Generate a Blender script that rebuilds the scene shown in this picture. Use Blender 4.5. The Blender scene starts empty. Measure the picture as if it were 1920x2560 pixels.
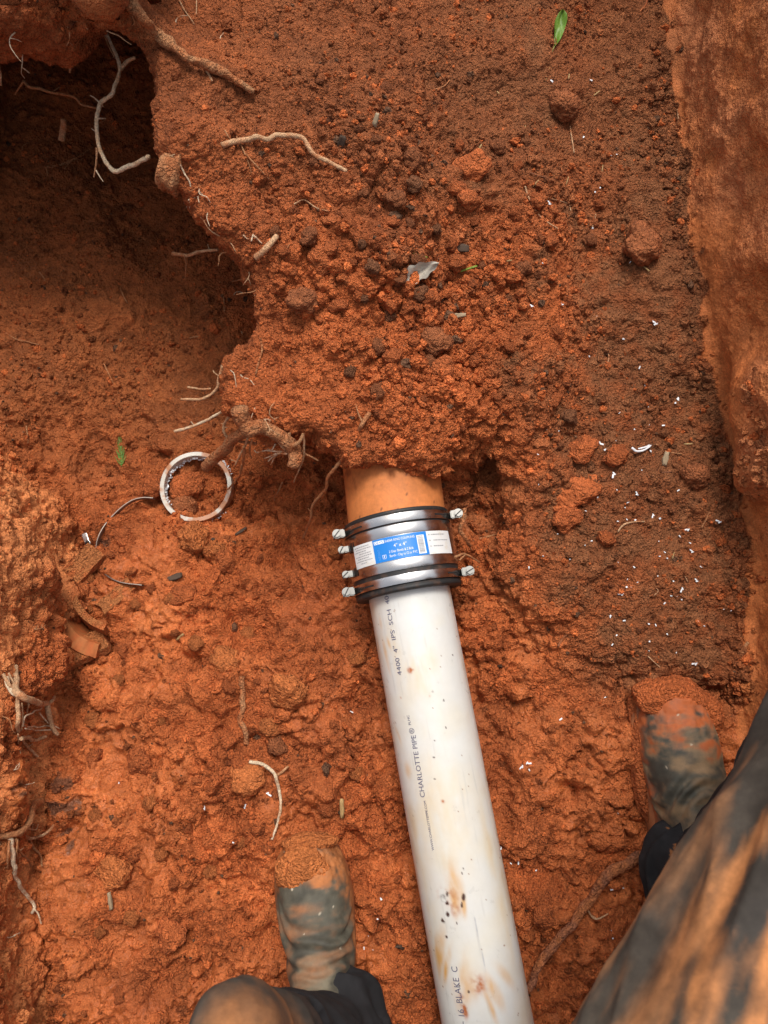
import bpy, bmesh, math, random
import numpy as np
from mathutils import Vector, Matrix
from mathutils.bvhtree import BVHTree

random.seed(7)
rng = np.random.default_rng(7)
R = math.radians
scene = bpy.context.scene
COL = scene.collection

# ------------------------------------------------------------------ camera
TILT = R(11.5)
CZ = 1.132
FPX = 1898.0
cam_data = bpy.data.cameras.new('camera')
cam_data.lens = 36.0 * FPX / 2560.0
cam_data.sensor_width = 36.0
cam_data.clip_start = 0.01
cam_data.clip_end = 500.0
cam_data.dof.use_dof = True
cam_data.dof.focus_distance = 1.06
cam_data.dof.aperture_fstop = 8.0
cam = bpy.data.objects.new('camera', cam_data)
cam.location = (0, 0, CZ)
cam.rotation_euler = (TILT, 0, 0)
COL.objects.link(cam)
scene.camera = cam

# ------------------------------------------------------------------ sky and sun (overcast daylight)
SUN_EL, SUN_AZ = R(64), R(6)          # azimuth measured from +Y towards +X
world = bpy.data.worlds.new('World')
scene.world = world
world.use_nodes = True
nt = world.node_tree
bg = nt.nodes['Background']
sky = nt.nodes.new('ShaderNodeTexSky')
sky.sky_type = 'NISHITA'
sky.sun_disc = False
sky.sun_elevation = SUN_EL
sky.sun_rotation = SUN_AZ
sky.air_density = 1.0
sky.dust_density = 4.0
sky.ozone_density = 1.0
hs = nt.nodes.new('ShaderNodeHueSaturation')
hs.inputs['Saturation'].default_value = 0.35
nt.links.new(sky.outputs[0], hs.inputs['Color'])
nt.links.new(hs.outputs[0], bg.inputs['Color'])
bg.inputs['Strength'].default_value = 0.13
sun_d = bpy.data.lights.new('sun', 'SUN')
sun_d.energy = 1.5
sun_d.angle = R(18)
sun_d.color = (1.0, 0.95, 0.88)
sun = bpy.data.objects.new('sun', sun_d)
sd = Vector((math.sin(SUN_AZ) * math.cos(SUN_EL), math.cos(SUN_AZ) * math.cos(SUN_EL), math.sin(SUN_EL)))
sun.rotation_euler = sd.to_track_quat('Z', 'Y').to_euler()
sun.location = sd * 5
COL.objects.link(sun)
scene.view_settings.view_transform = 'Standard'
scene.view_settings.look = 'None'
scene.view_settings.gamma = 1.0
scene.view_settings.use_curve_mapping = False
scene.view_settings.exposure = 0.55
scene.cycles.max_bounces = 5
scene.cycles.diffuse_bounces = 3
scene.cycles.glossy_bounces = 3

# ------------------------------------------------------------------ helpers
CT, ST = math.cos(TILT), math.sin(TILT)
CAM = Vector((0, 0, CZ))

def ray(u, v):
    xn, yn = (u - 960) / FPX, (1280 - v) / FPX
    return Vector((xn, yn * CT + ST, yn * ST - CT))

def W(u, v, z):
    d = ray(u, v)
    return CAM + d * ((z - CZ) / d.z)

def project(P):
    x, y, z = P[:, 0], P[:, 1], P[:, 2] - CZ
    d = y * ST - z * CT
    up = y * CT + z * ST
    d = np.where(d < 0.05, 0.05, d)
    return 960 + x / d * FPX, 1280 - up / d * FPX, d

def sstep(a, b, x):
    t = np.clip((x - a) / (b - a), 0, 1)
    return t * t * (3 - 2 * t)

def smin(a, b, k):
    h = np.clip(0.5 + 0.5 * (b - a) / k, 0, 1)
    return b * (1 - h) + a * h - k * h * (1 - h)

def smax(a, b, k):
    return -smin(-a, -b, k)

def _hash(ix, iy, iz, seed):
    h = ix * np.uint32(73856093) ^ iy * np.uint32(19349663) ^ iz * np.uint32(83492791) ^ np.uint32((seed * 2654435761) & 0xFFFFFFFF)
    h ^= h >> np.uint32(15); h *= np.uint32(0x2c1b3c6d); h ^= h >> np.uint32(12); h *= np.uint32(0x297a2d39); h ^= h >> np.uint32(15)
    return h.astype(np.float32) * np.float32(1 / 4294967295.0)

ROT = np.array([[0.80, 0.36, -0.48], [-0.6, 0.48, -0.64], [0.0, 0.8, 0.6]], np.float32)   # hides the lattice axes

def noise3(P, cell, seed=0):
    Q = (np.asarray(P, dtype=np.float32) / np.float32(cell)) @ ROT
    I = np.floor(Q)
    f = Q - I
    f = f * f * (3 - 2 * f)
    I = I.astype(np.int32).astype(np.uint32)
    x, y, z = f.T
    o = np.uint32(1)
    i0, j0, k0 = np.ascontiguousarray(I[:, 0]), np.ascontiguousarray(I[:, 1]), np.ascontiguousarray(I[:, 2])
    i1, j1, k1 = i0 + o, j0 + o, k0 + o
    def row(j, k):
        a = _hash(i0, j, k, seed); return a + (_hash(i1, j, k, seed) - a) * x
    p = row(j0, k0); p = p + (row(j1, k0) - p) * y
    q = row(j0, k1); q = q + (row(j1, k1) - q) * y
    return (p + (q - p) * z) * 2 - 1

def fbm(P, cell, octv=3, seed=0, gain=0.5):
    s, a, t = 0, 1.0, 0
    for o in range(octv):
        s = s + a * noise3(P, cell, seed + o * 17)
        t += a
        a *= gain
        cell *= 0.5
    return s / t

def worley(P, cell, seed=0):
    """distance to nearest jittered point (in cells) and a random id value"""
    Q = np.asarray(P, dtype=np.float32) / np.float32(cell)
    B = np.floor(Q - 0.5).astype(np.int32)
    best = np.full(len(Q), 9.0, np.float32)
    idv = np.zeros(len(Q), np.float32)
    qx, qy, qz = (np.ascontiguousarray(Q[:, i]) for i in range(3))
    for dx in (0, 1):
        cx = B[:, 0] + dx; ux = cx.astype(np.uint32)
        for dy in (0, 1):
            cy = B[:, 1] + dy; uy = cy.astype(np.uint32)
            for dz in (0, 1):
                cz = B[:, 2] + dz; uz = cz.astype(np.uint32)
                j1 = _hash(ux, uy, uz, seed); j2 = np.modf(j1 * 917.31)[0]; j3 = np.modf(j1 * 5233.7)[0]
                d = (cx + 0.15 + 0.7 * j1 - qx) ** 2 + (cy + 0.15 + 0.7 * j2 - qy) ** 2 + (cz + 0.15 + 0.7 * j3 - qz) ** 2
                m = d < best
                best = np.where(m, d, best)
                idv = np.where(m, j2, idv)
    return np.sqrt(best), idv

def surface_nets(F, origin, h):
    S = F < 0
    n = np.array(F.shape) - 1
    cnt = np.zeros(tuple(n), np.uint8)
    for a in (0, 1):
        for b in (0, 1):
            for c in (0, 1):
                cnt += S[a:a + n[0], b:b + n[1], c:c + n[2]]
    act = (cnt > 0) & (cnt < 8)
    idx = np.argwhere(act)
    vid = np.full(tuple(n), -1, np.int32)
    vid[act] = np.arange(len(idx))
    corners = [(a, b, c) for a in (0, 1) for b in (0, 1) for c in (0, 1)]
    vals = np.stack([F[idx[:, 0] + a, idx[:, 1] + b, idx[:, 2] + c] for a, b, c in corners], 1)
    acc = np.zeros((len(idx), 3))
    k = np.zeros(len(idx))
    for i, p in enumerate(corners):
        for j, q in enumerate(corners):
            if j > i and sum(abs(p[m] - q[m]) for m in range(3)) == 1:
                va, vb = vals[:, i], vals[:, j]
                m = (va < 0) != (vb < 0)
                t = np.where(m, va / np.where(m, va - vb, 1), 0)
                pt = np.array(p) + t[:, None] * (np.array(q) - np.array(p))
                acc += np.where(m[:, None], pt, 0)
                k += m
    V = (idx + acc / k[:, None]) * h + np.array(origin)
    faces = []
    for ax in range(3):
        b, c = (ax + 1) % 3, (ax + 2) % 3
        sl0 = [slice(None)] * 3; sl1 = [slice(None)] * 3
        sl0[ax] = slice(0, -1); sl1[ax] = slice(1, None)
        A, B = S[tuple(sl0)], S[tuple(sl1)]
        e = np.argwhere(A != B)
        ok = (e[:, b] > 0) & (e[:, c] > 0) & (e[:, b] < n[b]) & (e[:, c] < n[c])
        e = e[ok]
        fl = A[e[:, 0], e[:, 1], e[:, 2]]
        q = []
        for db, dc in ((-1, -1), (0, -1), (0, 0), (-1, 0)):
            t = e.copy(); t[:, b] += db; t[:, c] += dc
            q.append(vid[t[:, 0], t[:, 1], t[:, 2]])
        q = np.stack(q, 1)
        q[~fl] = q[~fl][:, ::-1]
        faces.append(q)
    return V, np.concatenate(faces, 0)

def np_mesh(name, V, Fc, smooth=True):
    me = bpy.data.meshes.new(name)
    V = np.asarray(V, dtype=np.float32); Fc = np.asarray(Fc, dtype=np.int32)
    k = Fc.shape[1]
    me.vertices.add(len(V)); me.vertices.foreach_set('co', V.ravel())
    me.loops.add(len(Fc) * k); me.loops.foreach_set('vertex_index', Fc.ravel())
    me.polygons.add(len(Fc)); me.polygons.foreach_set('loop_start', np.arange(len(Fc), dtype=np.int32) * k)
    me.update(calc_edges=True)
    me.polygons.foreach_set('use_smooth', np.full(len(Fc), smooth))
    me.update()
    return me

def verts_of(me):
    a = np.empty(len(me.vertices) * 3, np.float32); me.vertices.foreach_get('co', a); return a.reshape(-1, 3).astype(np.float64)

def quads_of(me):
    a = np.empty(len(me.loops), np.int32); me.loops.foreach_get('vertex_index', a); return a.reshape(-1, 4)

def normals_of(me):
    a = np.empty(len(me.vertices) * 3, np.float32); me.vertex_normals.foreach_get('vector', a); return a.reshape(-1, 3).astype(np.float64)

def subdivide(V, Fc, levels):
    me = np_mesh('tmp', V, Fc)
    o = bpy.data.objects.new('tmp', me); COL.objects.link(o)
    m = o.modifiers.new('s', 'SUBSURF'); m.levels = levels; m.render_levels = levels
    dg = bpy.context.evaluated_depsgraph_get()
    r = bpy.data.meshes.new_from_object(o.evaluated_get(dg))
    V2, F2, N2 = verts_of(r), quads_of(r), normals_of(r)
    bpy.data.objects.remove(o); bpy.data.meshes.remove(me); bpy.data.meshes.remove(r)
    return V2, F2, N2

def set_col(me, C, name='Col'):
    C = np.asarray(C, dtype=np.float32)
    if C.shape[1] == 3:
        C = np.concatenate([C, np.ones((len(C), 1), np.float32)], 1)
    at = me.color_attributes.new(name, 'FLOAT_COLOR', 'POINT')
    at.data.foreach_set('color', C.ravel())

def obj(name, me, mat=None, parent=None):
    o = bpy.data.objects.new(name, me)
    COL.objects.link(o)
    if mat is not None and me is not None and not me.materials:
        me.materials.append(mat)
    if parent is not None:
        o.parent = parent
    return o

def tag(o, label, cat, group=None):
    o['label'] = label; o['category'] = cat
    if group: o['group'] = group
    return o

def thing(name, label, cat, loc=(0, 0, 0), group=None):
    o = bpy.data.objects.new(name, None)
    o.empty_display_size = 0.02
    COL.objects.link(o); o.location = loc
    return tag(o, label, cat, group)

def put(root, me_or_bm, name, mat):
    """a part given in world coordinates, stored relative to its thing"""
    me = me_or_bm
    me.transform(Matrix.Translation(-root.location))
    return obj(name, me, mat, root)

# ------------------------------------------------------------------ materials
def principled(name, color=(0.5, 0.5, 0.5), rough=0.6, metal=0.0, spec=0.5):
    m = bpy.data.materials.new(name); m.use_nodes = True
    b = m.node_tree.nodes['Principled BSDF']
    b.inputs['Base Color'].default_value = (*color, 1)
    b.inputs['Roughness'].default_value = rough
    b.inputs['Metallic'].default_value = metal
    b.inputs['Specular IOR Level'].default_value = spec
    return m, m.node_tree, b

def N(t, kind, **kw):
    n = t.nodes.new(kind)
    for k, v in kw.items():
        if k in n.inputs: n.inputs[k].default_value = v
        else: setattr(n, k, v)
    return n

def coord_noise(t, scale, detail=4, rough=0.55, obj_coord=True):
    tc = N(t, 'ShaderNodeTexCoord')
    n = N(t, 'ShaderNodeTexNoise')
    n.inputs['Scale'].default_value = scale
    n.inputs['Detail'].default_value = detail
    n.inputs['Roughness'].default_value = rough
    t.links.new(tc.outputs['Object'], n.inputs['Vector'])
    return n

def add_bump(t, b, src, strength, dist):
    bp = N(t, 'ShaderNodeBump')
    bp.inputs['Strength'].default_value = strength
    bp.inputs['Distance'].default_value = dist
    t.links.new(src, bp.inputs['Height'])
    t.links.new(bp.outputs[0], b.inputs['Normal'])
    return bp

def attr_mat(name, rough_lo, rough_hi, nscale, var, bump_scale=0, bump_s=0.5, bump_d=0.002, spec=0.35, wet=False):
    """colour from the vertex attribute Col, broken up by fine noise; alpha of Col = wetness"""
    m, t, b = principled(name, rough=rough_hi, spec=spec)
    a = N(t, 'ShaderNodeAttribute', attribute_name='Col')
    n = coord_noise(t, nscale, 3 if wet else 5, 0.65)
    mr = N(t, 'ShaderNodeMapRange'); t.links.new(n.outputs['Fac'], mr.inputs['Value'])
    mr.inputs['From Min'].default_value = 0.3; mr.inputs['From Max'].default_value = 0.7
    mr.inputs['To Min'].default_value = 1 - var; mr.inputs['To Max'].default_value = 1 + var
    mx = N(t, 'ShaderNodeVectorMath', operation='SCALE')
    t.links.new(a.outputs['Color'], mx.inputs[0]); t.links.new(mr.outputs[0], mx.inputs['Scale'])
    t.links.new(mx.outputs[0], b.inputs['Base Color'])
    if wet:
        n2 = coord_noise(t, nscale * 0.12, 2, 0.6)
        ml = N(t, 'ShaderNodeMath', operation='MULTIPLY')
        t.links.new(a.outputs['Alpha'], ml.inputs[0]); 
        mr3 = N(t, 'ShaderNodeMapRange'); t.links.new(n2.outputs['Fac'], mr3.inputs['Value'])
        mr3.inputs['From Min'].default_value = 0.35; mr3.inputs['From Max'].default_value = 0.6
        t.links.new(mr3.outputs[0], ml.inputs[1])
        mr2 = N(t, 'ShaderNodeMapRange'); t.links.new(ml.outputs[0], mr2.inputs['Value'])
        mr2.inputs['To Min'].default_value = rough_hi; mr2.inputs['To Max'].default_value = rough_lo
        t.links.new(mr2.outputs[0], b.inputs['Roughness'])
    else:
        mr2 = N(t, 'ShaderNodeMapRange'); t.links.new(n.outputs['Fac'], mr2.inputs['Value'])
        mr2.inputs['To Min'].default_value = rough_lo; mr2.inputs['To Max'].default_value = rough_hi
        t.links.new(mr2.outputs[0], b.inputs['Roughness'])
    if bump_scale and wet:
        tc = N(t, 'ShaderNodeTexCoord')
        vo = N(t, 'ShaderNodeTexVoronoi'); vo.inputs['Scale'].default_value = bump_scale; vo.inputs['Detail'].default_value = 1.0; vo.inputs['Roughness'].default_value = 0.6
        wn = coord_noise(t, bump_scale * 1.2, 1, 0.6)
        vm = N(t, 'ShaderNodeVectorMath', operation='MULTIPLY_ADD')
        vm.inputs[1].default_value = (0.004, 0.004, 0.004)
        t.links.new(wn.outputs['Color'], vm.inputs[0]); t.links.new(tc.outputs['Object'], vm.inputs[2])
        t.links.new(vm.outputs[0], vo.inputs['Vector'])
        iv = N(t, 'ShaderNodeMath', operation='SUBTRACT'); iv.inputs[0].default_value = 1.0
        t.links.new(vo.outputs['Distance'], iv.inputs[1])
        sm = N(t, 'ShaderNodeAttribute', attribute_name='smooth')
        st = N(t, 'ShaderNodeMath', operation='SUBTRACT'); st.inputs[0].default_value = bump_s
        t.links.new(sm.outputs['Fac'], st.inputs[1])
        bp = add_bump(t, b, iv.outputs[0], bump_s, bump_d)
        t.links.new(st.outputs[0], bp.inputs['Strength'])
    elif bump_scale:
        n3 = coord_noise(t, bump_scale, 6, 0.7)
        add_bump(t, b, n3.outputs['Fac'], bump_s, bump_d)
    return m

M_SOIL = attr_mat('red_soil', 0.36, 0.92, 420, 0.32, 230, 1.0, 0.005, 0.25, wet=True)
M_ROOT = attr_mat('root_bark', 0.7, 0.95, 420, 0.38, 320, 1.0, 0.004, 0.2)
M_CLAY = attr_mat('terracotta', 0.5, 0.8, 140, 0.14, 300, 0.25, 0.0008, 0.35)
M_PVC = attr_mat('white_plastic', 0.2, 0.42, 60, 0.03, 40, 0.05, 0.001, 0.5)
M_BOOT = attr_mat('boot_rubber', 0.5, 0.95, 90, 0.2, 200, 0.3, 0.001, 0.45)
M_CLOTH = attr_mat('muddy_cloth', 0.7, 0.95, 160, 0.18, 900, 0.25, 0.0006, 0.25)
M_LEAF = attr_mat('leaf', 0.35, 0.6, 200, 0.15, 300, 0.3, 0.0006, 0.4)

def steel_mat():
    m, t, b = principled('stainless_steel', (0.62, 0.60, 0.58), 0.2, 1.0)
    n = coord_noise(t, 70, 5, 0.6)
    mr = N(t, 'ShaderNodeMapRange'); t.links.new(n.outputs['Fac'], mr.inputs['Value'])
    mr.inputs['To Min'].default_value = 0.12; mr.inputs['To Max'].default_value = 0.36
    t.links.new(mr.outputs[0], b.inputs['Roughness'])
    n2 = coord_noise(t, 35, 6, 0.7)
    cr = N(t, 'ShaderNodeValToRGB'); t.links.new(n2.outputs['Fac'], cr.inputs[0])
    cr.color_ramp.elements[0].position = 0.55; cr.color_ramp.elements[0].color = (0.64, 0.62, 0.60, 1)
    cr.color_ramp.elements[1].position = 0.8; cr.color_ramp.elements[1].color = (0.44, 0.38, 0.33, 1)
    t.links.new(cr.outputs[0], b.inputs['Base Color'])
    return m
M_STEEL = steel_mat()
M_ZINC, _t, _b = principled('zinc_screw', (0.20, 0.195, 0.18), 0.42, 1.0)
def rubber_mat():
    m, t, b = principled('black_rubber', (0.02, 0.02, 0.02), 0.55, 0, 0.4)
    n = coord_noise(t, 60, 5, 0.7)
    cr = N(t, 'ShaderNodeValToRGB'); t.links.new(n.outputs['Fac'], cr.inputs[0])
    cr.color_ramp.elements[0].position = 0.5; cr.color_ramp.elements[0].color = (0.018, 0.018, 0.018, 1)
    cr.color_ramp.elements[1].position = 0.85; cr.color_ramp.elements[1].color = (0.12, 0.06, 0.035, 1)
    t.links.new(cr.outputs[0], b.inputs['Base Color'])
    return m
M_RUBBER = rubber_mat()
M_DARK, _t, _b = principled('dark_slot', (0.015, 0.013, 0.012), 0.7)
M_BLUE, _t, _b = principled('label_blue', (0.012, 0.20, 0.62), 0.35)
def paper_mat():
    m, t, b = principled('label_white', (0.75, 0.74, 0.70), 0.4)
    n = coord_noise(t, 45, 4, 0.6)
    cr = N(t, 'ShaderNodeValToRGB'); t.links.new(n.outputs['Fac'], cr.inputs[0])
    cr.color_ramp.elements[0].position = 0.55; cr.color_ramp.elements[0].color = (0.74, 0.74, 0.72, 1)
    cr.color_ramp.elements[1].position = 0.8; cr.color_ramp.elements[1].color = (0.62, 0.55, 0.42, 1)
    t.links.new(cr.outputs[0], b.inputs['Base Color'])
    return m
M_PAPER = paper_mat()
M_WHITE, _t, _b = principled('print_white', (0.82, 0.84, 0.86), 0.4)
M_GREY, _t, _b = principled('print_grey', (0.30, 0.30, 0.31), 0.5)
M_INK, _t, _b = principled('print_ink', (0.10, 0.10, 0.17), 0.5)
M_OLDSTEEL, _t, _b = principled('tarnished_steel', (0.30, 0.25, 0.21), 0.5, 0.9)
M_CHIP, _t, _b = principled('plastic_shaving', (0.80, 0.81, 0.82), 0.4)
M_CHAR, _t, _b = principled('dark_chip', (0.085, 0.055, 0.038), 0.85, 0, 0.2)

# ------------------------------------------------------------------ the trench: one solid of soil, dug out
GZ = 0.42                                  # the lawn level around the trench
EDGE = [(335, 60, .32), (340, 160, .32), (338, 250, .315), (372, 400, .30), (440, 500, .28), (520, 580, .26), (598, 650, .23), (650, 715, .20),
        (640, 820, .185), (560, 925, .18), (552, 1000, .175), (620, 1060, .17), (720, 1072, .17), (800, 1085, .165),
        (868, 1112, .155), (985, 1158, .155), (1105, 1160, .145), (1150, 1080, .14), (1270, 1055, .13), (1300, 1180, .115), (1280, 1330, .10),
        (1330, 1500, .075), (1420, 1640, .05)]
poly = [(-0.40, 1.9)] + [tuple(W(*e)[:2]) for e in EDGE] + [(0.9, -0.12), (1.2, 1.9)]
HC = [tuple(W(*e)) for e in EDGE] + [tuple(W(*e)) for e in (
    (500, 60, .26), (900, 100, .24), (1250, 60, .22), (1560, 60, .16), (600, 300, .25), (900, 350, .24), (1250, 300, .19), (1580, 350, .13),
    (700, 550, .225), (950, 600, .225), (1250, 600, .18), (1550, 650, .115), (750, 800, .20), (950, 820, .205), (1250, 850, .15), (1550, 900, .095),
    (700, 950, .185), (850, 1020, .18), (1000, 1050, .175), (1120, 1000, .165), (1450, 1080, .10), (1700, 1050, .075), (1430, 1300, .085), (1700, 1350, .06),
    (1500, 1550, .055), (1780, 1600, .045), (440, 120, .33), (450, 300, .335), (545, 480, .29), (520, 200, .30), (590, 560, .26))]
HC = np.array(HC)
FC = np.array([tuple(W(*e)) for e in (
    (480, 1220, -.065), (300, 1250, -.06), (650, 1230, -.06), (350, 900, -.06), (150, 800, -.03), (500, 700, -.09), (150, 500, -.11), (300, 400, -.15), (400, 550, -.13), (200, 650, -.07),
    (700, 1350, -.03), (500, 1500, -.02), (250, 1500, -.03), (780, 1180, -.045), (840, 1400, -.01), (1000, 1300, -.01), (1200, 1250, .02), (1230, 1450, .02),
    (700, 1700, .0), (350, 1800, .0), (900, 1700, .005), (250, 2100, .005), (600, 2050, .0), (900, 2200, .0), (400, 2400, .0), (700, 2500, .0),
    (1150, 1700, .01), (1280, 1650, .025), (1450, 1800, .025), (1350, 2100, .015), (1250, 2400, .01), (1500, 2400, .01), (1700, 1900, .02), (1850, 2100, .02))])

def idw(x, y, C, p=3.2, eps=0.03):
    num = 0; den = 0
    for cx, cy, cz in C:
        w = ((x - cx) ** 2 + (y - cy) ** 2 + eps ** 2) ** (-p / 2)
        num = num + w * cz; den = den + w
    return num / den

def poly_dist(x, y, pts):
    d = np.full(x.shape, 1e9); ins = np.zeros(x.shape, bool)
    for i in range(len(pts)):
        ax, ay = pts[i]; bx, by = pts[(i + 1) % len(pts)]
        ex, ey = bx - ax, by - ay
        t = np.clip(((x - ax) * ex + (y - ay) * ey) / (ex * ex + ey * ey), 0, 1)
        d = np.minimum(d, (x - ax - t * ex) ** 2 + (y - ay - t * ey) ** 2)
        c = ((ay > y) != (by > y)) & (x < ex * (y - ay) / (ey if ey else 1e-9) + ax)
        ins ^= c
    return np.where(ins, -1, 1) * np.sqrt(d)

def maps(x, y):
    hm = idw(x, y, HC)
    hf = idw(x, y, FC)
    # a shallow bed keeps the pipe clear of the floor
    s = np.abs(x - (0.026 - 0.178 * (y - 0.152)))
    bed = (1 - sstep(0.05, 0.10, s)) * (1 - sstep(0.30, 0.42, y))
    hf = hf * (1 - bed) + np.minimum(hf, 0.012 - 0.015 * sstep(0.05, 0.12, y)) * bed
    hf = hf - 0.016 * np.exp(-((x - left_x(y) - 0.006) / 0.014) ** 2) * (1 - sstep(0.1, 0.3, y))
    return hm, hf, poly_dist(x, y, poly)

def maps_at(x, y):
    """the same three maps looked up on the grid"""
    fx = np.clip((x - gx[0]) / H, 0, len(gx) - 1.001); fy = np.clip((y - gy[0]) / H, 0, len(gy) - 1.001)
    i = fx.astype(int); j = fy.astype(int); fx = fx - i; fy = fy - j
    return tuple((m[i, j] * (1 - fx) + m[i + 1, j] * fx) * (1 - fy) + (m[i, j + 1] * (1 - fx) + m[i + 1, j + 1] * fx) * fy for m in (G_HM, G_HF, G_DP))

def left_x(y):
    return -0.480 + 0.012 * np.sin(y * 7 + 1.0) - 0.27 * sstep(0.16, 0.52, y) + 0.03 * (1 - sstep(-0.45, -0.3, y))

def wall_x(y):
    return 0.515 - 0.095 * sstep(0.0, 1.0, y) + 0.008 * np.sin(y * 9)

def fields(x, y, z, hm, hf, dp):
    # loose floor
    f_floor = z - hf
    # mound / bank of undug soil; its left flank is undercut
    uc = 0.17 * sstep(0.40, 0.60, y) * (1 - sstep(-0.15, 0.0, x)) + 0.055 * (1 - sstep(0.36, 0.46, y)) * (1 - sstep(-0.06, -0.02, x)) * sstep(0.24, 0.3, y)
    b = np.clip((hm - 0.035 - z) / 0.09, 0, 1)
    lean = np.clip(hm - z, 0, 0.3) * 0.35 * sstep(-0.02, 0.08, x)
    k = 0.018 + 0.03 * sstep(0.0, 0.1, x)
    f_mound = smax(z - hm, dp + uc * b * b * (3 - 2 * b) - lean, k)
    # left wall, falling back into a wide hollow further on
    xl = left_x(y)
    slope = 0.22 + 0.35 * sstep(0.2, 0.5, y)
    f_wl = (x - (xl - slope * np.maximum(z, -0.05) + 0.03 * sstep(0.04, 0.09, z + 0.03 * np.sin(y * 21)) * (1 - sstep(0.1, 0.3, y)))) / (1 + 0.4 * slope)
    # right wall: smooth spade cut with a rough overhanging upper lip
    xr = wall_x(y)
    lip = sstep(0.09, 0.13, z + 0.03 * np.sin(y * 13)) * (0.045 * sstep(0.20, 0.25, y) * (1 - sstep(0.33, 0.45, y)) + 0.010 * sstep(0.45, 0.6, y))
    f_wr = xr + 0.12 * z - lip - x
    # overhanging block in the far left corner, roofing the hollow
    yb = 0.83 + 0.035 * np.sin(x * 15) - 0.12 * sstep(-0.50, -0.30, x)
    f_roof = smax(smax(0.19 + 0.12 * (x + 0.5) + 0.10 * sstep(-0.42, -0.30, x) - z, (yb - y - 0.15 * (z - 0.2)) * 0.95, 0.12), x + 0.27, 0.05)
    f_end = 1.22 - y + 0 * x - 0.15 * z
    f_back = y + 1.0
    return f_floor, f_mound, f_wl, f_wr, f_roof, f_end, f_back

H = 0.0095
gx = np.arange(-1.02, 0.86, H); gy = np.arange(-1.1, 1.42, H); gz = np.arange(-0.21, 0.48, H)
X2, Y2 = np.meshgrid(gx, gy, indexing='ij')
hm, hf, dp = maps(X2, Y2)
G_HM, G_HF, G_DP = hm, hf, dp
e3 = lambda a: a[:, :, None].astype(np.float32)
x3, y3, z3 = gx[:, None, None].astype(np.float32), gy[None, :, None].astype(np.float32), gz[None, None, :].astype(np.float32)
fl = fields(x3, y3, z3, e3(hm), e3(hf), e3(dp))
F = smin(fl[0], fl[1], 0.022)
F = smin(F, fl[2], 0.012)
F = smin(F, fl[3], 0.012)
F = smin(F, fl[4], 0.04)
F = smin(F, fl[5], 0.05)
F = smin(F, fl[6], 0.05)

def grid_noise(cell, seed):
    r = np.random.default_rng(seed)
    out = r.uniform(-1, 1, tuple(int(len(g) * H / cell) + 5 for g in (gx, gy, gz))).astype(np.float32)
    for ax, g in enumerate((gx, gy, gz)):
        t = (g - g[0]) / cell + 1
        i = np.floor(t).astype(int); f = t - i
        M = np.zeros((len(g), out.shape[ax]), np.float32)
        ws = ((1 - f) ** 3 / 6, (3 * f ** 3 - 6 * f ** 2 + 4) / 6, (-3 * f ** 3 + 3 * f ** 2 + 3 * f + 1) / 6, f ** 3 / 6)
        for k in range(4): M[np.arange(len(g)), np.clip(i - 1 + k, 0, out.shape[ax] - 1)] += ws[k]
        out = np.moveaxis(np.tensordot(M, out, axes=(1, ax)), 0, ax)
    return out * 1.9

smoothwall = e3(sstep(-0.07, -0.01, X2 - wall_x(Y2)))
floorish = e3(sstep(0.0, -0.1, X2 - 0.0) * sstep(0.5, 0.25, Y2))
F += grid_noise(0.11, 1) * (0.016 - 0.009 * smoothwall)
F += grid_noise(0.047, 2) * (0.008 - 0.005 * smoothwall + 0.004 * floorish)
F += grid_noise(0.024, 3) * (0.0035 - 0.0022 * smoothwall + 0.003 * floorish)
lipz = np.clip((z3 - 0.15) / 0.05, 0, 1)
F += np.abs(grid_noise(0.06, 4)) * 0.02 * lipz * smoothwall
roofz = np.clip((z3 - 0.10) / 0.05, 0, 1) * e3(sstep(0.66, 0.72, Y2) * sstep(-0.33, -0.40, X2))
F += (np.abs(grid_noise(0.075, 5)) * 0.05 + grid_noise(0.03, 6) * 0.010) * roofz
F = np.maximum(F, z3 - GZ + 0 * F)
# room for the clay pipe, the coupling and the boots (they are pressed into the soil)
V0, Q0 = surface_nets(F.astype(np.float32), (gx[0], gy[0], gz[0]), H)
del F, fl

# nearer faces (those the photograph can see) are refined further than the rest
cen = V0[Q0].mean(1)
pu, pv, pd = project(cen)
e1 = V0[Q0[:, 2]] - V0[Q0[:, 0]]; e2 = V0[Q0[:, 3]] - V0[Q0[:, 1]]
fn = np.cross(e1, e2); fn /= np.linalg.norm(fn, axis=1)[:, None] + 1e-12
vd = np.array([0, 0, CZ]) - cen; vd /= np.linalg.norm(vd, axis=1)[:, None]
inview = (pu > -200) & (pu < 2120) & (pv > -200) & (pv < 2760) & (cen[:, 2] < 0.36) & ((fn * vd).sum(1) > -0.25)

def compact(V, Fc):
    u, inv = np.unique(Fc.ravel(), return_inverse=True)
    return V[u], inv.reshape(Fc.shape), u

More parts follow.
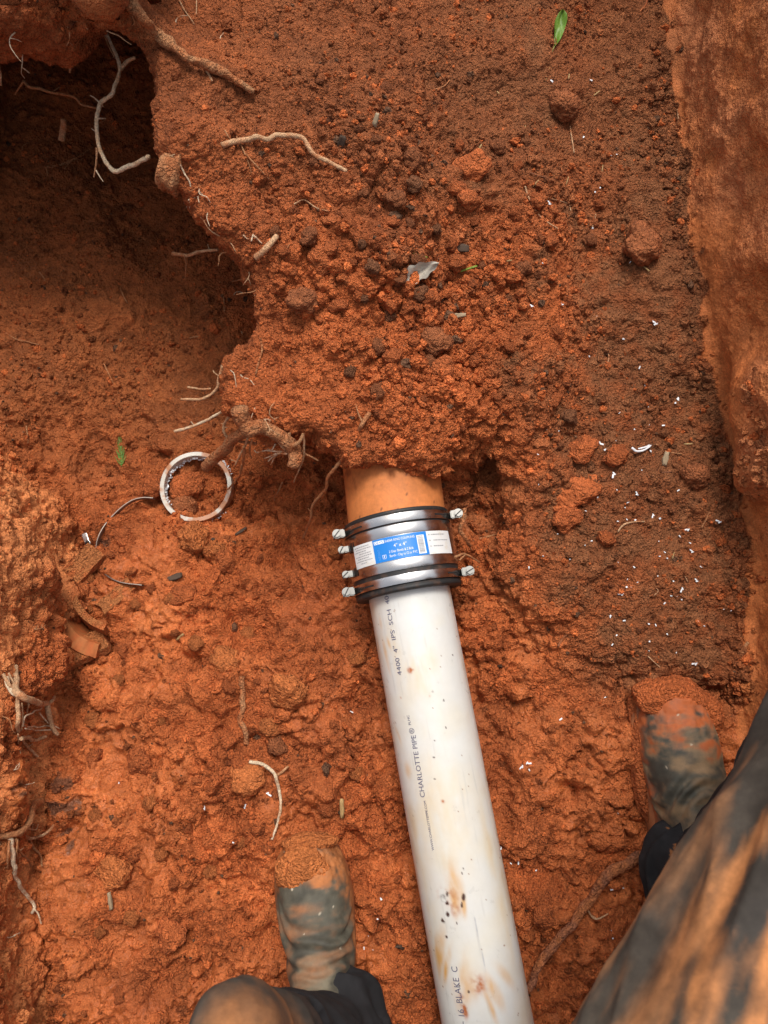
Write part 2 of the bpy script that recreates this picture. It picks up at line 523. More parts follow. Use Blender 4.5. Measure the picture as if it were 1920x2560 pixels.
def texture_soil(V, Nn, fine):
    x, y, z = V.T
    hm, hf, dp = maps_at(x, y)
    on_mound = sstep(0.02, -0.02, dp)
    wj = fbm(V, 0.035, 3, 640)
    wall_r = sstep(-0.014, -0.009, 0.016 * wj + x - wall_x(y) - 0.12 * np.minimum(z, 0.1) + 0.045 * sstep(0.09, 0.13, z) * sstep(0.20, 0.25, y) * (1 - sstep(0.33, 0.45, y)))
    wall_up = wall_r * sstep(0.12, 0.20, z + 0.12 * fbm(V, 0.12, 3, 66))
    wall_l = sstep(0.004, -0.006, x - left_x(y)) * (1 - sstep(0.2, 0.45, y))
    left = (1 - on_mound) * (1 - wall_r) * (1 - 0.6 * wall_l)
    pu, pv, _ = project(V)
    loose = np.exp(-(((x - 0.06) / 0.20) ** 2 + ((y - 0.50) / 0.17) ** 2)) * on_mound
    amp = 0.6 + 0.9 * loose + 0.7 * left * sstep(0.5, 0.2, y) - 0.25 * wall_r
    d = 0
    Vw = V + 0.006 * np.stack([noise3(V, 0.022, 500 + k) for k in range(3)], 1)
    w0, id0 = worley(Vw + 1.3, 0.040, 7)
    w1, id1 = worley(Vw, 0.019, 11)
    w2, id2 = worley(Vw + 3.1, 0.0100, 23)
    dome = lambda w: np.sqrt(np.clip(0.9 - w * w, 0, 1)) - 0.6
    rough = fbm(V, 0.10, 3, 321)
    d = d + left * sstep(0.65, 0.25, y) * (0.008 * dome(w0) * (0.2 + 1.4 * id0) + 0.012 * (id0 - 0.5))
    d = d + amp * (1 - 0.6 * wall_r) * (0.0085 * dome(w1) * (0.2 + 1.5 * id1) + 0.0065 * (id1 - 0.5)) * (1 + 1.2 * rough)
    d = d + (0.4 + 0.6 * amp) * (0.0050 * dome(w2) * (0.2 + 1.5 * id2) + 0.0034 * (id2 - 0.5)) * (1 - 0.75 * wall_r)
    big = fbm(V, 0.07, 4, 5, 0.6)
    d = d + 0.011 * big * (1 + 0.6 * left) * (1 - 0.5 * wall_r)
    pit = noise3(V, 0.045, 77)
    d = d - 0.016 * np.clip(pit * 1.8 - 0.35, 0, 1) * left * sstep(0.6, 0.3, y)
    if fine:
        w3, id3 = worley(Vw + 7.7, 0.0055, 41)
        d = d + (0.0026 * dome(w3) + 0.0022 * (id3 - 0.5)) * (1 - 0.8 * wall_r)
        d = d + wall_r * (0.004 * fbm(V * np.array([1, .5, .6]), 0.035, 3, 61) + 0.006 * np.clip(noise3(V, 0.009, 62) - 0.45, 0, 1)) + wall_up * 0.008 * fbm(V, 0.03, 4, 63, 0.6)
    # ---------- soil colour by zone, with the hollow's shade painted in
    red = np.array([0.50, 0.125, 0.034]); deep = np.array([0.33, 0.083, 0.024]); orange = np.array([0.53, 0.160, 0.046])
    dark = np.array([0.235, 0.086, 0.033]); brown = np.array([0.25, 0.080, 0.028]); pink = np.array([0.50, 0.175, 0.068])
    cut = np.array([0.45, 0.138, 0.040]); tan_shaded = np.array([0.27, 0.082, 0.025])
    n1 = fbm(V, 0.16, 4, 101); n2 = fbm(V, 0.05, 4, 202); n3 = fbm(V, 0.018, 3, 303)
    mix = lambda a, b, t: a + (b - a) * np.clip(t, 0, 1)[:, None]
    C = np.tile(red, (len(V), 1))
    C = mix(C, orange, left * (0.35 + 1.3 * n2 + 0.5 * n1))
    C = mix(C, deep, 0.28 + 1.6 * n1 * (1 - 0.3 * left) + 0.5 * n2 * left)
    # brown-black topsoil that slid in along the right wall and over the far end
    dk = sstep(0.13, 0.34, x + 0.22 * n1 + 0.14 * n2 + 0.04 * sstep(0.0, 0.3, y)) * (1 - sstep(0.55, 0.9, y) * 0.3) * sstep(-0.12, 0.05, y + 0.1 * n1)
    far = sstep(0.50, 0.72, y + 0.06 * n1) * (0.75 - 0.3 * sstep(-0.1, -0.3, x))
    C = mix(C, brown, far * on_mound)
    C = mix(C, dark, 0.82 * dk * (1 + 0.9 * n3) * (1 - wall_r) + 0.35 * loose * (n3 > 0.22) + 0.3 * far * (n2 > 0.1) * on_mound)
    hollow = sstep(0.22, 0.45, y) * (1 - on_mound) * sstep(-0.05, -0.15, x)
    C = mix(C, tan_shaded, 0.8 * hollow)  # brown slope soil, its tone lowered to paint shade into the hollow
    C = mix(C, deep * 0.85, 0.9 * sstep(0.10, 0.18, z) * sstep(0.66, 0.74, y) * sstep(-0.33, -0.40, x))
    C = mix(C, cut, 0.95 * wall_r)
    C = mix(C, pink, wall_up * (0.55 + 1.2 * n2))
    C = mix(C, np.array([0.62, 0.215, 0.072]), 0.85 * wall_l)
    # black organic streaks at the foot of the left wall and under a clod
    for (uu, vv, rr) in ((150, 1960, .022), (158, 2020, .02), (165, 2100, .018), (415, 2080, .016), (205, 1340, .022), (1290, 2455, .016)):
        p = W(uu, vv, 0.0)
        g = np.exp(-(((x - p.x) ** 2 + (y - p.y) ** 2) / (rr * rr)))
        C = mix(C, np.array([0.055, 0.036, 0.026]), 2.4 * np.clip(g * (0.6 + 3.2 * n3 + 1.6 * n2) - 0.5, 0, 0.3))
    C = C * (1 + 0.30 * n3 + 0.12 * (id1 - 0.5))[:, None] * (1 + 0.25 * (id2 - 0.5))[:, None]
    wet = np.clip(left * (0.1 + 0.6 * sstep(0.3, 0.1, y) + 1.4 * n2) + 0.35 * wall_r * (1 - wall_up), 0, 1)
    smooth = np.clip(0.72 * wall_r * (1 - 0.4 * wall_up) + 0.3 * hollow + 0.35 * wall_l + left * np.clip(0.25 + 1.2 * n2, 0, 0.6) * sstep(0.4, 0.2, y), 0, 0.95)
    return d, np.concatenate([np.clip(C, 0.01, 0.9), wet[:, None], smooth[:, None]], 1)

def region_of(P):
    x, y, z = P.T
    hm, hf, dp = maps_at(x, y)
    f = np.stack([np.broadcast_to(a, x.shape) for a in fields(x, y, z, hm, hf, dp)], 1)
    r = np.argmin(f, 1)
    return np.array([0, 1, 2, 3, 4, 4, 4])[r]

NAMES = {0: 'trench_floor', 1: 'soil_mound', 2: 'trench_wall_left', 3: 'trench_wall_right', 4: 'trench_wall_end'}
parts = {k: [] for k in NAMES}
view_mesh = None
# the coarse rest reaches two faces under the fine sheet, a little sunk, so that no crack opens between them
outv = np.zeros(len(V0), bool); outv[Q0[~inview].ravel()] = True
grow = outv.copy()
for _ in range(2):
    m = grow[Q0].any(1); outer = m.copy(); grow[Q0[m].ravel()] = True
sunk = np.where(grow & ~outv, 0.010, 0.0); inner_ = np.zeros(len(V0), bool); inner_[Q0[inview].ravel()] = True
sunk = np.where(outv & inner_, 0.004, sunk)
for sel, lv in ((inview, 2), (outer | ~inview, 0)):
    V, Fc, used = compact(V0, Q0[sel])
    V, Fc, Nn = subdivide(V, Fc, lv)
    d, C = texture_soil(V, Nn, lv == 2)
    if lv == 0: d = d - sunk[used]
    V = V + Nn * d[:, None]
    if lv == 2: view_mesh = (V, Fc, C)
    reg = region_of(V[Fc].mean(1))
    # faces of one region follow the majority of their patch (4 or 16 faces share one coarse face)
    for k in NAMES:
        m = reg == k
        if m.any():
            v, f, u = compact(V, Fc[m]); parts[k].append((v, f, C[u]))
for k, lst in parts.items():
    if not lst: continue
    off = 0; vs = []; fs = []; cs = []
    for v, f, c in lst:
        vs.append(v); fs.append(f + off); cs.append(c); off += len(v)
    me = np_mesh(NAMES[k], np.concatenate(vs), np.concatenate(fs))
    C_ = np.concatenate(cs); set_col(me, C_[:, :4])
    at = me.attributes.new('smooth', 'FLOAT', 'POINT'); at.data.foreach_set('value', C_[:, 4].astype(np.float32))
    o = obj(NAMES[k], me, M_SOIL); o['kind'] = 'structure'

# the ground around the trench, out to the horizon
def ground_sheet():
    bx0, bx1, by0, by1 = gx[0] + H, gx[-1] - H, gy[0] + H, gy[-1] - H
    xs = [-200, bx0 + 0.01, bx1 - 0.01, 200]; ys = [-200, by0 + 0.01, by1 - 0.01, 200]
    V = [(x, y, GZ - 0.004) for x in xs for y in ys]
    Fc = []
    for i in range(3):
        for j in range(3):
            if i == 1 and j == 1: continue
            Fc.append((i * 4 + j, (i + 1) * 4 + j, (i + 1) * 4 + j + 1, i * 4 + j + 1))
    me = np_mesh('ground', V, Fc)
    set_col(me, np.tile([0.16, 0.085, 0.04, 0], (len(V), 1)))
    o = obj('ground', me, M_SOIL); o['kind'] = 'structure'
ground_sheet()

VV, VF, VC = view_mesh
BVH = BVHTree.FromPolygons(VV.tolist(), VF.tolist())

def hit(u, v, lift=0.0):
    d = ray(u, v).normalized()
    loc, nor, i, dist = BVH.ray_cast(CAM, d)
    if loc is None:
        return W(u, v, 0.0)
    return loc - d * lift

def hit_n(u, v):
    d = ray(u, v).normalized()
    loc, nor, i, dist = BVH.ray_cast(CAM, d)
    if loc is None: return W(u, v, 0.0), Vector((0, 0, 1))
    # averaged normal of a few neighbouring rays
    acc = Vector((0, 0, 0))
    for du, dv in ((0, 0), (9, 0), (-9, 0), (0, 9), (0, -9)):
        l2, n2, i2, d2 = BVH.ray_cast(CAM, ray(u + du, v + dv).normalized())
        if l2 is not None: acc += n2 if n2.z > -0.2 else -n2
    return loc, (acc.normalized() if acc.length > 0 else Vector((0, 0, 1)))

# ------------------------------------------------------------------ loose soil: crumbs nobody could count, larger clods one by one
ICO = bmesh.new(); bmesh.ops.create_icosphere(ICO, subdivisions=1, radius=1)
ICO_V = np.array([v.co[:] for v in ICO.verts]); ICO_F = np.array([[v.index for v in f.verts] for f in ICO.faces]); ICO.free()
ICO2 = bmesh.new(); bmesh.ops.create_icosphere(ICO2, subdivisions=2, radius=1)
ICO2_V = np.array([v.co[:] for v in ICO2.verts]); ICO2_F = np.array([[v.index for v in f.verts] for f in ICO2.faces]); ICO2.free()

TRI_C = VV[VF].mean(1)
_a = VV[VF[:, 2]] - VV[VF[:, 0]]; _b = VV[VF[:, 3]] - VV[VF[:, 1]]
TRI_N = np.cross(_a, _b); TRI_A = np.linalg.norm(TRI_N, axis=1) + 1e-15; TRI_N /= TRI_A[:, None]

def scatter(n, weight):
    p = TRI_A * weight * np.clip(TRI_N[:, 2] + 0.1, 0, 1); p /= p.sum()
    i = rng.choice(len(p), n, p=p)
    w = rng.dirichlet((1, 1, 1, 1), n)
    return (VV[VF[i]] * w[:, :, None]).sum(1), TRI_N[i], VC[VF[i, 0], :4]

def lumps(n, weight, rmin, rmax, base, tris, jit, power=2.5, cvar=0.3, flat=0.75, reds=0.25):
    P, Nn, C = scatter(n, weight)
    r = rmin + (rmax - rmin) * rng.random(n) ** power
    A = rng.normal(size=(n, 3, 3)); Q, _ = np.linalg.qr(A)
    S = rng.uniform(flat, 1.25, (n, 1, 3))
    B = base[None] * (1 + rng.normal(0, jit, (n, len(base), 1)))
    B = (B * S) @ Q * r[:, None, None] + (P + Nn * (r * rng.uniform(-0.35, 0.3, n))[:, None])[:, None]
    k = len(base)
    Fc = (tris[None] + (np.arange(n) * k)[:, None, None]).reshape(-1, 3)
    m = (1 + rng.normal(0, cvar, n)).clip(0.35, 1.7)
    Cc = C[:, :3] * m[:, None]
    rd = rng.random(n) < reds
    Cc[rd] = np.array([0.50, 0.125, 0.034]) * m[rd, None]
    dk = rng.random(n) < 0.025
    Cc[dk] = np.array([0.14, 0.066, 0.034]) * m[dk, None]
    Cc = np.concatenate([Cc.clip(0.008, 0.8), 0.4 * C[:, 3:]], 1)
    return B.reshape(-1, 3), Fc, np.repeat(Cc, k, 0)

tx, ty, tz = TRI_C.T
t_hm, t_hf, t_dp = maps_at(tx, ty)
T_MOUND = sstep(0.015, -0.01, t_dp)
T_WALL = sstep(-0.045, -0.02, tx - wall_x(ty))
T_LOOSE = np.exp(-(((tx - 0.07) / 0.17) ** 2 + ((ty - 0.47) / 0.17) ** 2)) * T_MOUND
T_LEFT = (1 - T_MOUND) * (1 - T_WALL)
tpu, tpv, _d = project(TRI_C)
T_VIEW = ((tpu > -120) & (tpu < 2040) & (tpv > -120) & (tpv < 2680)).astype(float)
patchy = np.clip(0.5 + 1.5 * fbm(TRI_C, 0.09, 3, 909), 0.05, 2)

def stuff(name, batches, label, cat):
    off = 0; vs, fs, cs = [], [], []
    for v, f, c in batches:
        vs.append(v); fs.append(f + off); cs.append(c); off += len(v)
    me = np_mesh(name, np.concatenate(vs), np.concatenate(fs), False); set_col(me, np.concatenate(cs))
    o = obj(name, me, M_SOIL); o['kind'] = 'stuff'
    return tag(o, label, cat)

stuff('soil_crumbs', [
    lumps(26000, T_VIEW * (T_MOUND * (0.35 + 1.1 * T_LOOSE) + 0.4 * (1 - T_MOUND)) * (1 - 0.93 * T_WALL) * patchy, 0.0010, 0.0030, ICO_V, ICO_F, 0.22, cvar=0.22),
    lumps(5200, T_VIEW * (0.9 * T_LOOSE + 0.12 * T_MOUND + 0.12 * T_LEFT * (tx < 0.3)) * (1 - T_WALL) * patchy, 0.0026, 0.0062, ICO2_V, ICO2_F, 0.17, 2.0, flat=0.6, cvar=0.22),
    lumps(700, T_VIEW * (T_LOOSE ** 1.5 + 0.04 * T_MOUND + 0.06 * T_LEFT * (tx < 0.2)) * (1 - T_WALL) * patchy, 0.0055, 0.0095, ICO2_V, ICO2_F, 0.16, 2.0, flat=0.6, cvar=0.2),
    lumps(1500, T_VIEW * np.exp(-((tx - wall_x(ty) + 0.016) / 0.012) ** 2) * (ty > -0.05) * (tz < 0.22) * patchy, 0.002, 0.0075, ICO2_V, ICO2_F, 0.17, 2.0, flat=0.6, cvar=0.2, reds=0.1),
], 'loose reddish brown crumbs of soil scattered over the mound and trench floor', 'soil')

def clod_mesh(seed, col, wet=0.1):
    bm = bmesh.new(); bmesh.ops.create_icosphere(bm, subdivisions=4, radius=1)
    V = np.array([v.co[:] for v in bm.verts]); Fc = np.array([[v.index for v in f.verts] for f in bm.faces]); bm.free()
    off = seed * 7.3
    U = V + off + 0.18 * np.stack([noise3(V + off, 0.5, seed + 60 + k) for k in range(3)], 1)
    dome = lambda w: np.sqrt(np.clip(0.9 - w * w, 0, 1)) - 0.5
    w, i1 = worley(U, 0.62, seed); w2, i2 = worley(U, 0.30, seed + 5); w3, i3 = worley(U, 0.14, seed + 8)
    d = 0.55 * fbm(V + off, 0.9, 3, seed) + 0.26 * dome(w) + 0.25 * (i1 - .5) + 0.13 * dome(w2) + 0.12 * (i2 - .5) + 0.07 * dome(w3) + 0.06 * (i3 - .5)
    V = V * (0.92 + d)[:, None] * np.array([1.0, 0.86, 0.74]) * 0.02
    me = np_mesh('soil_clod', V, Fc)
    c = np.array(col)[None] * (1 + 0.3 * fbm(V + off, 0.01, 3, seed + 9))[:, None] * (0.85 + 0.3 * i2)[:, None]
    set_col(me, np.concatenate([c, np.full((len(c), 1), wet)], 1))
    me.materials.append(M_SOIL)
    return me

CL_RED = [clod_mesh(s, (0.46, 0.118, 0.034)) for s in (1, 2, 3)]
CL_BRN = [clod_mesh(s, (0.33, 0.105, 0.038)) for s in (4, 5)]
CL_DRK = [clod_mesh(s, (0.25, 0.095, 0.040)) for s in (6, 7)]
CL_ORG = [clod_mesh(s, (0.50, 0.148, 0.042), 0.4) for s in (8, 9)]

def clod(u, v, rpx, meshes, label, group=None, sink=0.35, k=[0]):
    p, n = hit_n(u, v)
    d = (p - CAM).length
    r = rpx * d / FPX
    me = meshes[k[0] % len(meshes)]; k[0] += 1
    o = obj('soil_clod', me)
    o.location = p + n * r * (0.6 - sink)
    o.scale = (r / .02 * random.uniform(.85, 1.05),) * 2 + (r / .02 * random.uniform(.8, 1.05),)
    o.rotation_euler = (random.uniform(-.6, .6), random.uniform(-.6, .6), random.uniform(0, 6.28))
    return tag(o, label, 'soil clod', group)

clod(1170, 502, 30, CL_RED, 'round red soil clod, largest of the loose ones above the torn pale leaf')
clod(803, 655, 33, CL_RED, 'bright red clod left of the torn pale leaf on the mound')
clod(1090, 855, 42, CL_BRN, 'large brown clod on the mound, straight above the coupling')
clod(1075, 748, 25, CL_RED, 'rounded red clod just below the torn pale leaf')
clod(1180, 430, 38, CL_RED, 'rough red clod halfway between the green leaf and the torn pale leaf')
clod(985, 895, 28, CL_RED, 'reddish clod on the mound, left of the large brown clod')
clod(1100, 930, 34, CL_RED, 'orange-red clod lying below the large brown clod')
clod(760, 760, 36, CL_BRN, 'lumpy brown clod at the left shoulder of the mound')
clod(1410, 265, 34, CL_BRN, 'brown clod below the green leaf near the far right wall')
clod(1600, 620, 46, CL_BRN, 'big dark brown clod lying against the foot of the right wall')
clod(1455, 1125, 32, CL_RED, 'red clod on the dark soil, left of the white curled shaving')
clod(1540, 1140, 28, CL_RED, 'red clod beside the white curled shaving on the dark soil')
clod(1440, 1225, 58, CL_RED, 'broad flat red clod on the bank right of the coupling', sink=0.85)
clod(1420, 1300, 34, CL_RED, 'red clod directly below the broad flat red clod')
clod(1390, 830, 20, CL_RED, 'small bright red clod alone on the slope right of the large brown clod')
clod(1420, 1040, 22, CL_DRK, 'dark brown clod on the slope above the broad flat red clod')
clod(1385, 1000, 20, CL_RED, 'small orange-red clod with one flat face on the slope near the dark brown clod')
clod(1515, 1345, 24, CL_RED, 'small red clod on the dark soil right of the coupling')
clod(1740, 1190, 32, CL_BRN, 'brown clod at the foot of the right wall below the overhanging lip')
clod(485, 1350, 42, CL_ORG, 'orange clod touching the underside of the white plastic ring')
clod(385, 1215, 30, CL_RED, 'red clod between the white plastic ring and the green sprig')
clod(470, 1215, 40, CL_RED, 'brick-red clod lying inside the white plastic ring', sink=0.7)
clod(455, 1265, 34, CL_BRN, 'flat brown clod inside the lower half of the white plastic ring', sink=0.75)
clod(545, 1375, 36, CL_ORG, 'orange clod lying below the white plastic ring, left of the dark chip')
clod(462, 1490, 30, CL_RED, 'smooth oval red clod below the dark chip')
clod(620, 1950, 50, CL_ORG, 'wide flat orange clod above the left boot', sink=0.8)
clod(690, 1860, 26, CL_BRN, 'rounded brown clod right of the thin pale root on the floor')
clod(290, 2180, 38, CL_ORG, 'oval orange clod low on the left of the trench floor')
clod(420, 2330, 36, CL_RED, 'orange-red clod on the floor left of the left boot')
clod(350, 1900, 30, CL_RED, 'small red clod midway between the left wall and the hooked cream root')
clod(720, 1730, 44, CL_ORG, 'wet orange clod on the floor left of the white pipe')
clod(560, 1660, 40, CL_ORG, 'orange clod leaning against the upright buried root')
clod(1360, 2290, 22, CL_RED, 'small red clod near the end of the thick brown root')
spots = []
for _ in range(400):
    if len(spots) >= 58: break
    u = random.gauss(1000, 190); v = random.gauss(640, 200)
    if not (640 < u < 1500 and 330 < v < 1080): continue
    if any((u - a) ** 2 + (v - b) ** 2 < 46 ** 2 for a, b in spots): continue
    spots.append((u, v))
for u, v in spots:
    clod(u, v, random.choice((11, 12, 14, 15, 17, 20, 23)), random.choice((CL_RED, CL_RED, CL_RED, CL_BRN, CL_BRN, CL_DRK)), 'small lump of soil among the loose crumbs on the mound', 'small soil lumps on the mound', 0.4)
spots = []
for _ in range(600):
    if len(spots) >= 30: break
    u = random.uniform(160, 900); v = random.uniform(1330, 2520)
    if any((u - a) ** 2 + (v - b) ** 2 < 48 ** 2 for a, b in spots) or (640 < u and v > 2050) or (430 < u and v > 2300): continue
    spots.append((u, v))
for u, v in spots:
    clod(u, v, random.choice((12, 14, 17, 20, 24)), random.choice((CL_ORG, CL_ORG, CL_RED)), 'small wet lump of clay on the floor left of the pipe', 'small clay lumps on the floor', 0.55)

# ------------------------------------------------------------------ tubes
def spline(pts, step):
    P = np.array([tuple(p) for p in pts], dtype=float)
    if len(P) == 2: P = np.array([P[0], (P[0] + P[1]) / 2, P[1]])
    E = np.concatenate([[2 * P[0] - P[1]], P, [2 * P[-1] - P[-2]]])
    out = []
    for i in range(1, len(E) - 2):
        n = max(2, int(np.linalg.norm(E[i + 1] - E[i]) / step))
        for t in np.arange(n) / n:
            out.append(0.5 * ((2 * E[i]) + (-E[i - 1] + E[i + 1]) * t + (2 * E[i - 1] - 5 * E[i] + 4 * E[i + 1] - E[i + 2]) * t * t + (-E[i - 1] + 3 * E[i] - 3 * E[i + 1] + E[i + 2]) * t ** 3))
    out.append(P[-1])
    return np.array(out)

def tube(pts, r0, r1, sides=8, step=None, wob=0.35, lump=0.18, seed=0, blunt=True, power=1.0):
    step = step or max(0.0015, min(r0 * 0.4, 0.003))
    C = spline(pts, step)
    n = len(C)
    t = np.linspace(0, 1, n)
    r = r0 + (r1 - r0) * t ** power
    C = C + np.stack([fbm(C + k * 9.1, 0.02 + 2 * r0, 2, seed + k) for k in range(3)], 1) * (wob * r)[:, None] * 2
    T = np.gradient(C, axis=0); T /= np.linalg.norm(T, axis=1)[:, None] + 1e-12
    up = np.array([0.13, 0.21, 1.0]); 
    A = np.cross(T, up); A /= np.linalg.norm(A, axis=1)[:, None] + 1e-9
    B = np.cross(A, T)
    a = np.arange(sides) * 2 * math.pi / sides
    ring = A[:, None] * np.cos(a)[None, :, None] + B[:, None] * np.sin(a)[None, :, None]
    V = C[:, None] + ring * r[:, None, None]
    if lump:
        f = 1 + lump * 1.5 * fbm(V.reshape(-1, 3), max(r0 * 1.3, 0.004), 4, seed + 50, 0.6).reshape(n, sides)
        V = C[:, None] + ring * (r[:, None] * f)[:, :, None]
    V = np.concatenate([np.repeat(C[:1, None] - T[0] * r[0] * 0.2, sides, 1), V, np.repeat(C[-1:, None] + T[-1] * r[-1] * 0.3, sides, 1)])
    m = len(V)
    i = np.arange(m - 1)[:, None] * sides; j = np.arange(sides)[None]; j2 = (j + 1) % sides
    Fc = np.stack([i + j, i + sides + j, i + sides + j2, i + j2], 2).reshape(-1, 4)
    return V.reshape(-1, 3), Fc

def tube_mesh(name, tubes, col, coat=None, coat_amt=0.0, seed=0):
    off = 0; vs, fs = [], []
    for v, f in tubes:
        vs.append(v); fs.append(f + off); off += len(v)
    V = np.concatenate(vs); me = np_mesh(name, V, np.concatenate(fs))
    n = fbm(V, 0.012, 3, seed + 3); n2 = fbm(V, 0.004, 2, seed + 4)
    C = np.array(col)[None] * (1 + 0.25 * n + 0.2 * n2)[:, None]
    if coat is not None:
        w = np.clip(coat_amt + 1.3 * n + 0.5 * n2, 0, 1)[:, None]
        C = C * (1 - w) + np.array(coat)[None] * (1 + 0.25 * n2)[:, None] * w
    set_col(me, np.concatenate([C.clip(0.01, 0.9), np.zeros((len(C), 1))], 1))
    return me

PALE = (0.66, 0.40, 0.22); TAN = (0.50, 0.24, 0.11); WHITE_R = (0.80, 0.62, 0.42); COAT = (0.42, 0.14, 0.05); BRN = (0.27, 0.11, 0.06)

def P(pt, r):
    if len(pt) == 2: return hit(pt[0], pt[1], r * 0.7 + 0.001)
    if len(pt) == 3: return W(*pt)
    return hit(pt[0], pt[1], pt[3])

_rs = [100]
def root(name, label, pts, r0, r1, col=TAN, coat=COAT, amt=0.3, branches=(), sides=8, lump=0.2, wob=0.5, cat='root', group=None, blunt=True):
    _rs[0] += 7
    sides = max(sides, 12) if r0 > 0.003 else sides
    pw = [P(p, r0) for p in pts]
    r0 *= 0.88; r1 *= 0.85
    t = tube(pw, r0, r1, sides, seed=_rs[0], lump=lump, wob=wob)
    base = pw[0]
    if not branches:
        me = tube_mesh(name, [t], col, coat, amt, _rs[0])
        me.transform(Matrix.Translation(-base))
        o = obj(name, me, M_SOIL if amt >= .5 else M_ROOT); o.location = base
        return tag(o, label, cat, group)
    T = thing(name, label, cat, base, group)
    put(T, tube_mesh('main_root', [t], col, coat, amt, _rs[0]), 'main_root', M_SOIL if amt >= .5 else M_ROOT)
    for b in branches:
        bp, b0, b1 = b[:3]
        bc = b[3] if len(b) > 3 else col
        _rs[0] += 3
        put(T, tube_mesh('rootlet', [tube([P(q, b0) for q in bp], b0, b1, 6, seed=_rs[0], wob=0.8)], bc, coat, amt * 0.5, _rs[0]), 'rootlet', M_ROOT)
    return T

# far left: spur, hollow and roof
root('tree_root', 'thick soil-coated root running down the top of the spur at upper left', [(300, -30), (324, 12), (405, 98), (475, 145), (556, 174), (596, 203), (631, 229)], 0.0125, 0.0045, TAN, COAT, 0.55,
     branches=[([(508, 165), (522, 185), (532, 203)], 0.0022, 0.0012, PALE), ([(330, 40), (335, 55), (331, 64)], 0.0012, 0.0007, PALE)], sides=14, lump=0.7)
root('tree_root', 'pale curving root hanging in a loop in front of the dark hollow', [(252, 64, .21), (272, 100, .215), (289, 133, .22), (301, 168, .222), (284, 231, .215), (249, 260, .21), (240, 324, .205), (249, 376, .205), (284, 425, .21), (324, 414, .225), (372, 394, .24)],
     0.0026, 0.0037, WHITE_R, PALE, 0.4, branches=[
         ([(301, 168, .222), (318, 150, .225), (338, 146, .23)], 0.0034, 0.002, PALE), ([(252, 64, .21), (262, 95, .205), (285, 140, .215)], 0.0014, 0.0008, PALE),
         ([(250, 258, .21), (238, 245, .205), (226, 238, .20)], 0.0013, 0.0006), ([(252, 258, .21), (259, 268, .205)], 0.0012, 0.0006), ([(245, 296, .21), (264, 297, .2)], 0.0012, 0.0006),
         ([(241, 330, .205), (228, 321, .2)], 0.001, 0.0005), ([(243, 372, .205), (240, 420, .19), (235, 444, .18)], 0.0018, 0.0008, TAN), ([(240, 425, .19), (258, 453, .185)], 0.0012, 0.0006)], lump=0.35)
def stub():
    a, b = hit(455, 452, -0.012), hit(410, 436, 0.006)
    T = thing('root_stub', 'cut-off round root stub sticking out of the spur beside the hollow', 'root', a)
    t = tube([a, a * 0.6 + b * 0.4, b], 0.030, 0.023, 30, step=0.002, lump=0.75, wob=0.1, seed=5)
    put(T, tube_mesh('stub', [t], COAT, TAN, 0.25, 5), 'stub', M_SOIL)
    d = (b - a).normalized()
    put(T, tube_mesh('cut_end', [tube([b - d * 0.004, b + d * 0.002, b + d * 0.006], 0.0205, 0.0145, 30, step=0.0012, lump=0.35, wob=0, seed=8)], (0.46, 0.20, 0.09), COAT, 0.45, 8), 'cut_end', M_ROOT)
stub()
root('tree_root', 'pale bent root reaching across the slope from a small hole in the spur', [(558, 362), (608, 347, 0, 0.012), (642, 341, 0, 0.014), (671, 347, 0, 0.014), (694, 336, 0, 0.014), (752, 347, 0, 0.014), (781, 382, 0, 0.012), (820, 405, 0, 0.01), (865, 430, 0, 0.008)], 0.0042, 0.0030, PALE, COAT, 0.25,
     branches=[([(752, 347, 0, 0.014), (760, 341, 0, 0.018)], 0.0012, 0.0007)], lump=0.25)
root('root_hairs', 'thin forked rootlets hanging below the pale bent root on the spur', [(585, 330), (600, 360), (612, 385), (625, 420), (633, 448)], 0.0014, 0.0008, TAN, COAT, 0.3,
     branches=[([(615, 385), (640, 415), (672, 448)], 0.0013, 0.0007), ([(562, 325), (570, 340), (580, 352)], 0.0012, 0.0007)], sides=5)
root('root_hairs', 'fine white hair roots under the cut root stub', [(450, 412), (462, 435), (476, 462), (474, 520)], 0.0013, 0.0007, WHITE_R, COAT, 0.1,
     branches=[([(474, 500), (460, 508)], 0.0012, 0.0006), ([(475, 498), (488, 494)], 0.0011, 0.0006), ([(474, 505), (465, 520)], 0.0011, 0.0006), ([(495, 490), (499, 508)], 0.001, 0.0005)], sides=5)
root('tree_root', 'thin pale root poking left from below the tip of the spur', [(545, 625, .10), (505, 628, .09), (470, 637, .08), (430, 633, .07)], 0.0022, 0.0034, PALE, COAT, 0.3,
     branches=[([(525, 628, .095), (520, 612, .09)], 0.001, 0.0006), ([(460, 637, .08), (465, 665, .06), (462, 700, .04)], 0.0012, 0.0006, TAN)])
root('root_hairs', 'short white forked rootlet beside the tip of the spur', [(608, 588), (616, 596), (622, 598)], 0.0012, 0.0008, WHITE_R, COAT, 0.1, branches=[([(630, 606), (632, 588)], 0.0012, 0.0007), ([(632, 588), (645, 600), (656, 610)], 0.0014, 0.0008)], sides=5)
root('split_twig', 'straight pale split twig leaning at the tip of the spur', [(640, 645, 0, .012), (664, 622, 0, .012), (692, 590, 0, .008)], 0.0050, 0.0040, PALE, COAT, 0.15, lump=0.1, wob=0.05, sides=6, cat='twig')
root('tree_root', 'dusty root crossing the dark hollow at far left', [(58, 205, .10), (75, 220, .10), (105, 222, .095), (140, 233, .09), (185, 243, .085), (205, 262, .08), (240, 270, .08)], 0.003, 0.0018, TAN, COAT, 0.4,
     branches=[([(58, 205, .10), (48, 220, .09), (38, 238, .08)], 0.0018, 0.001), ([(130, 230, .09), (150, 218, .09)], 0.001, 0.0006)])
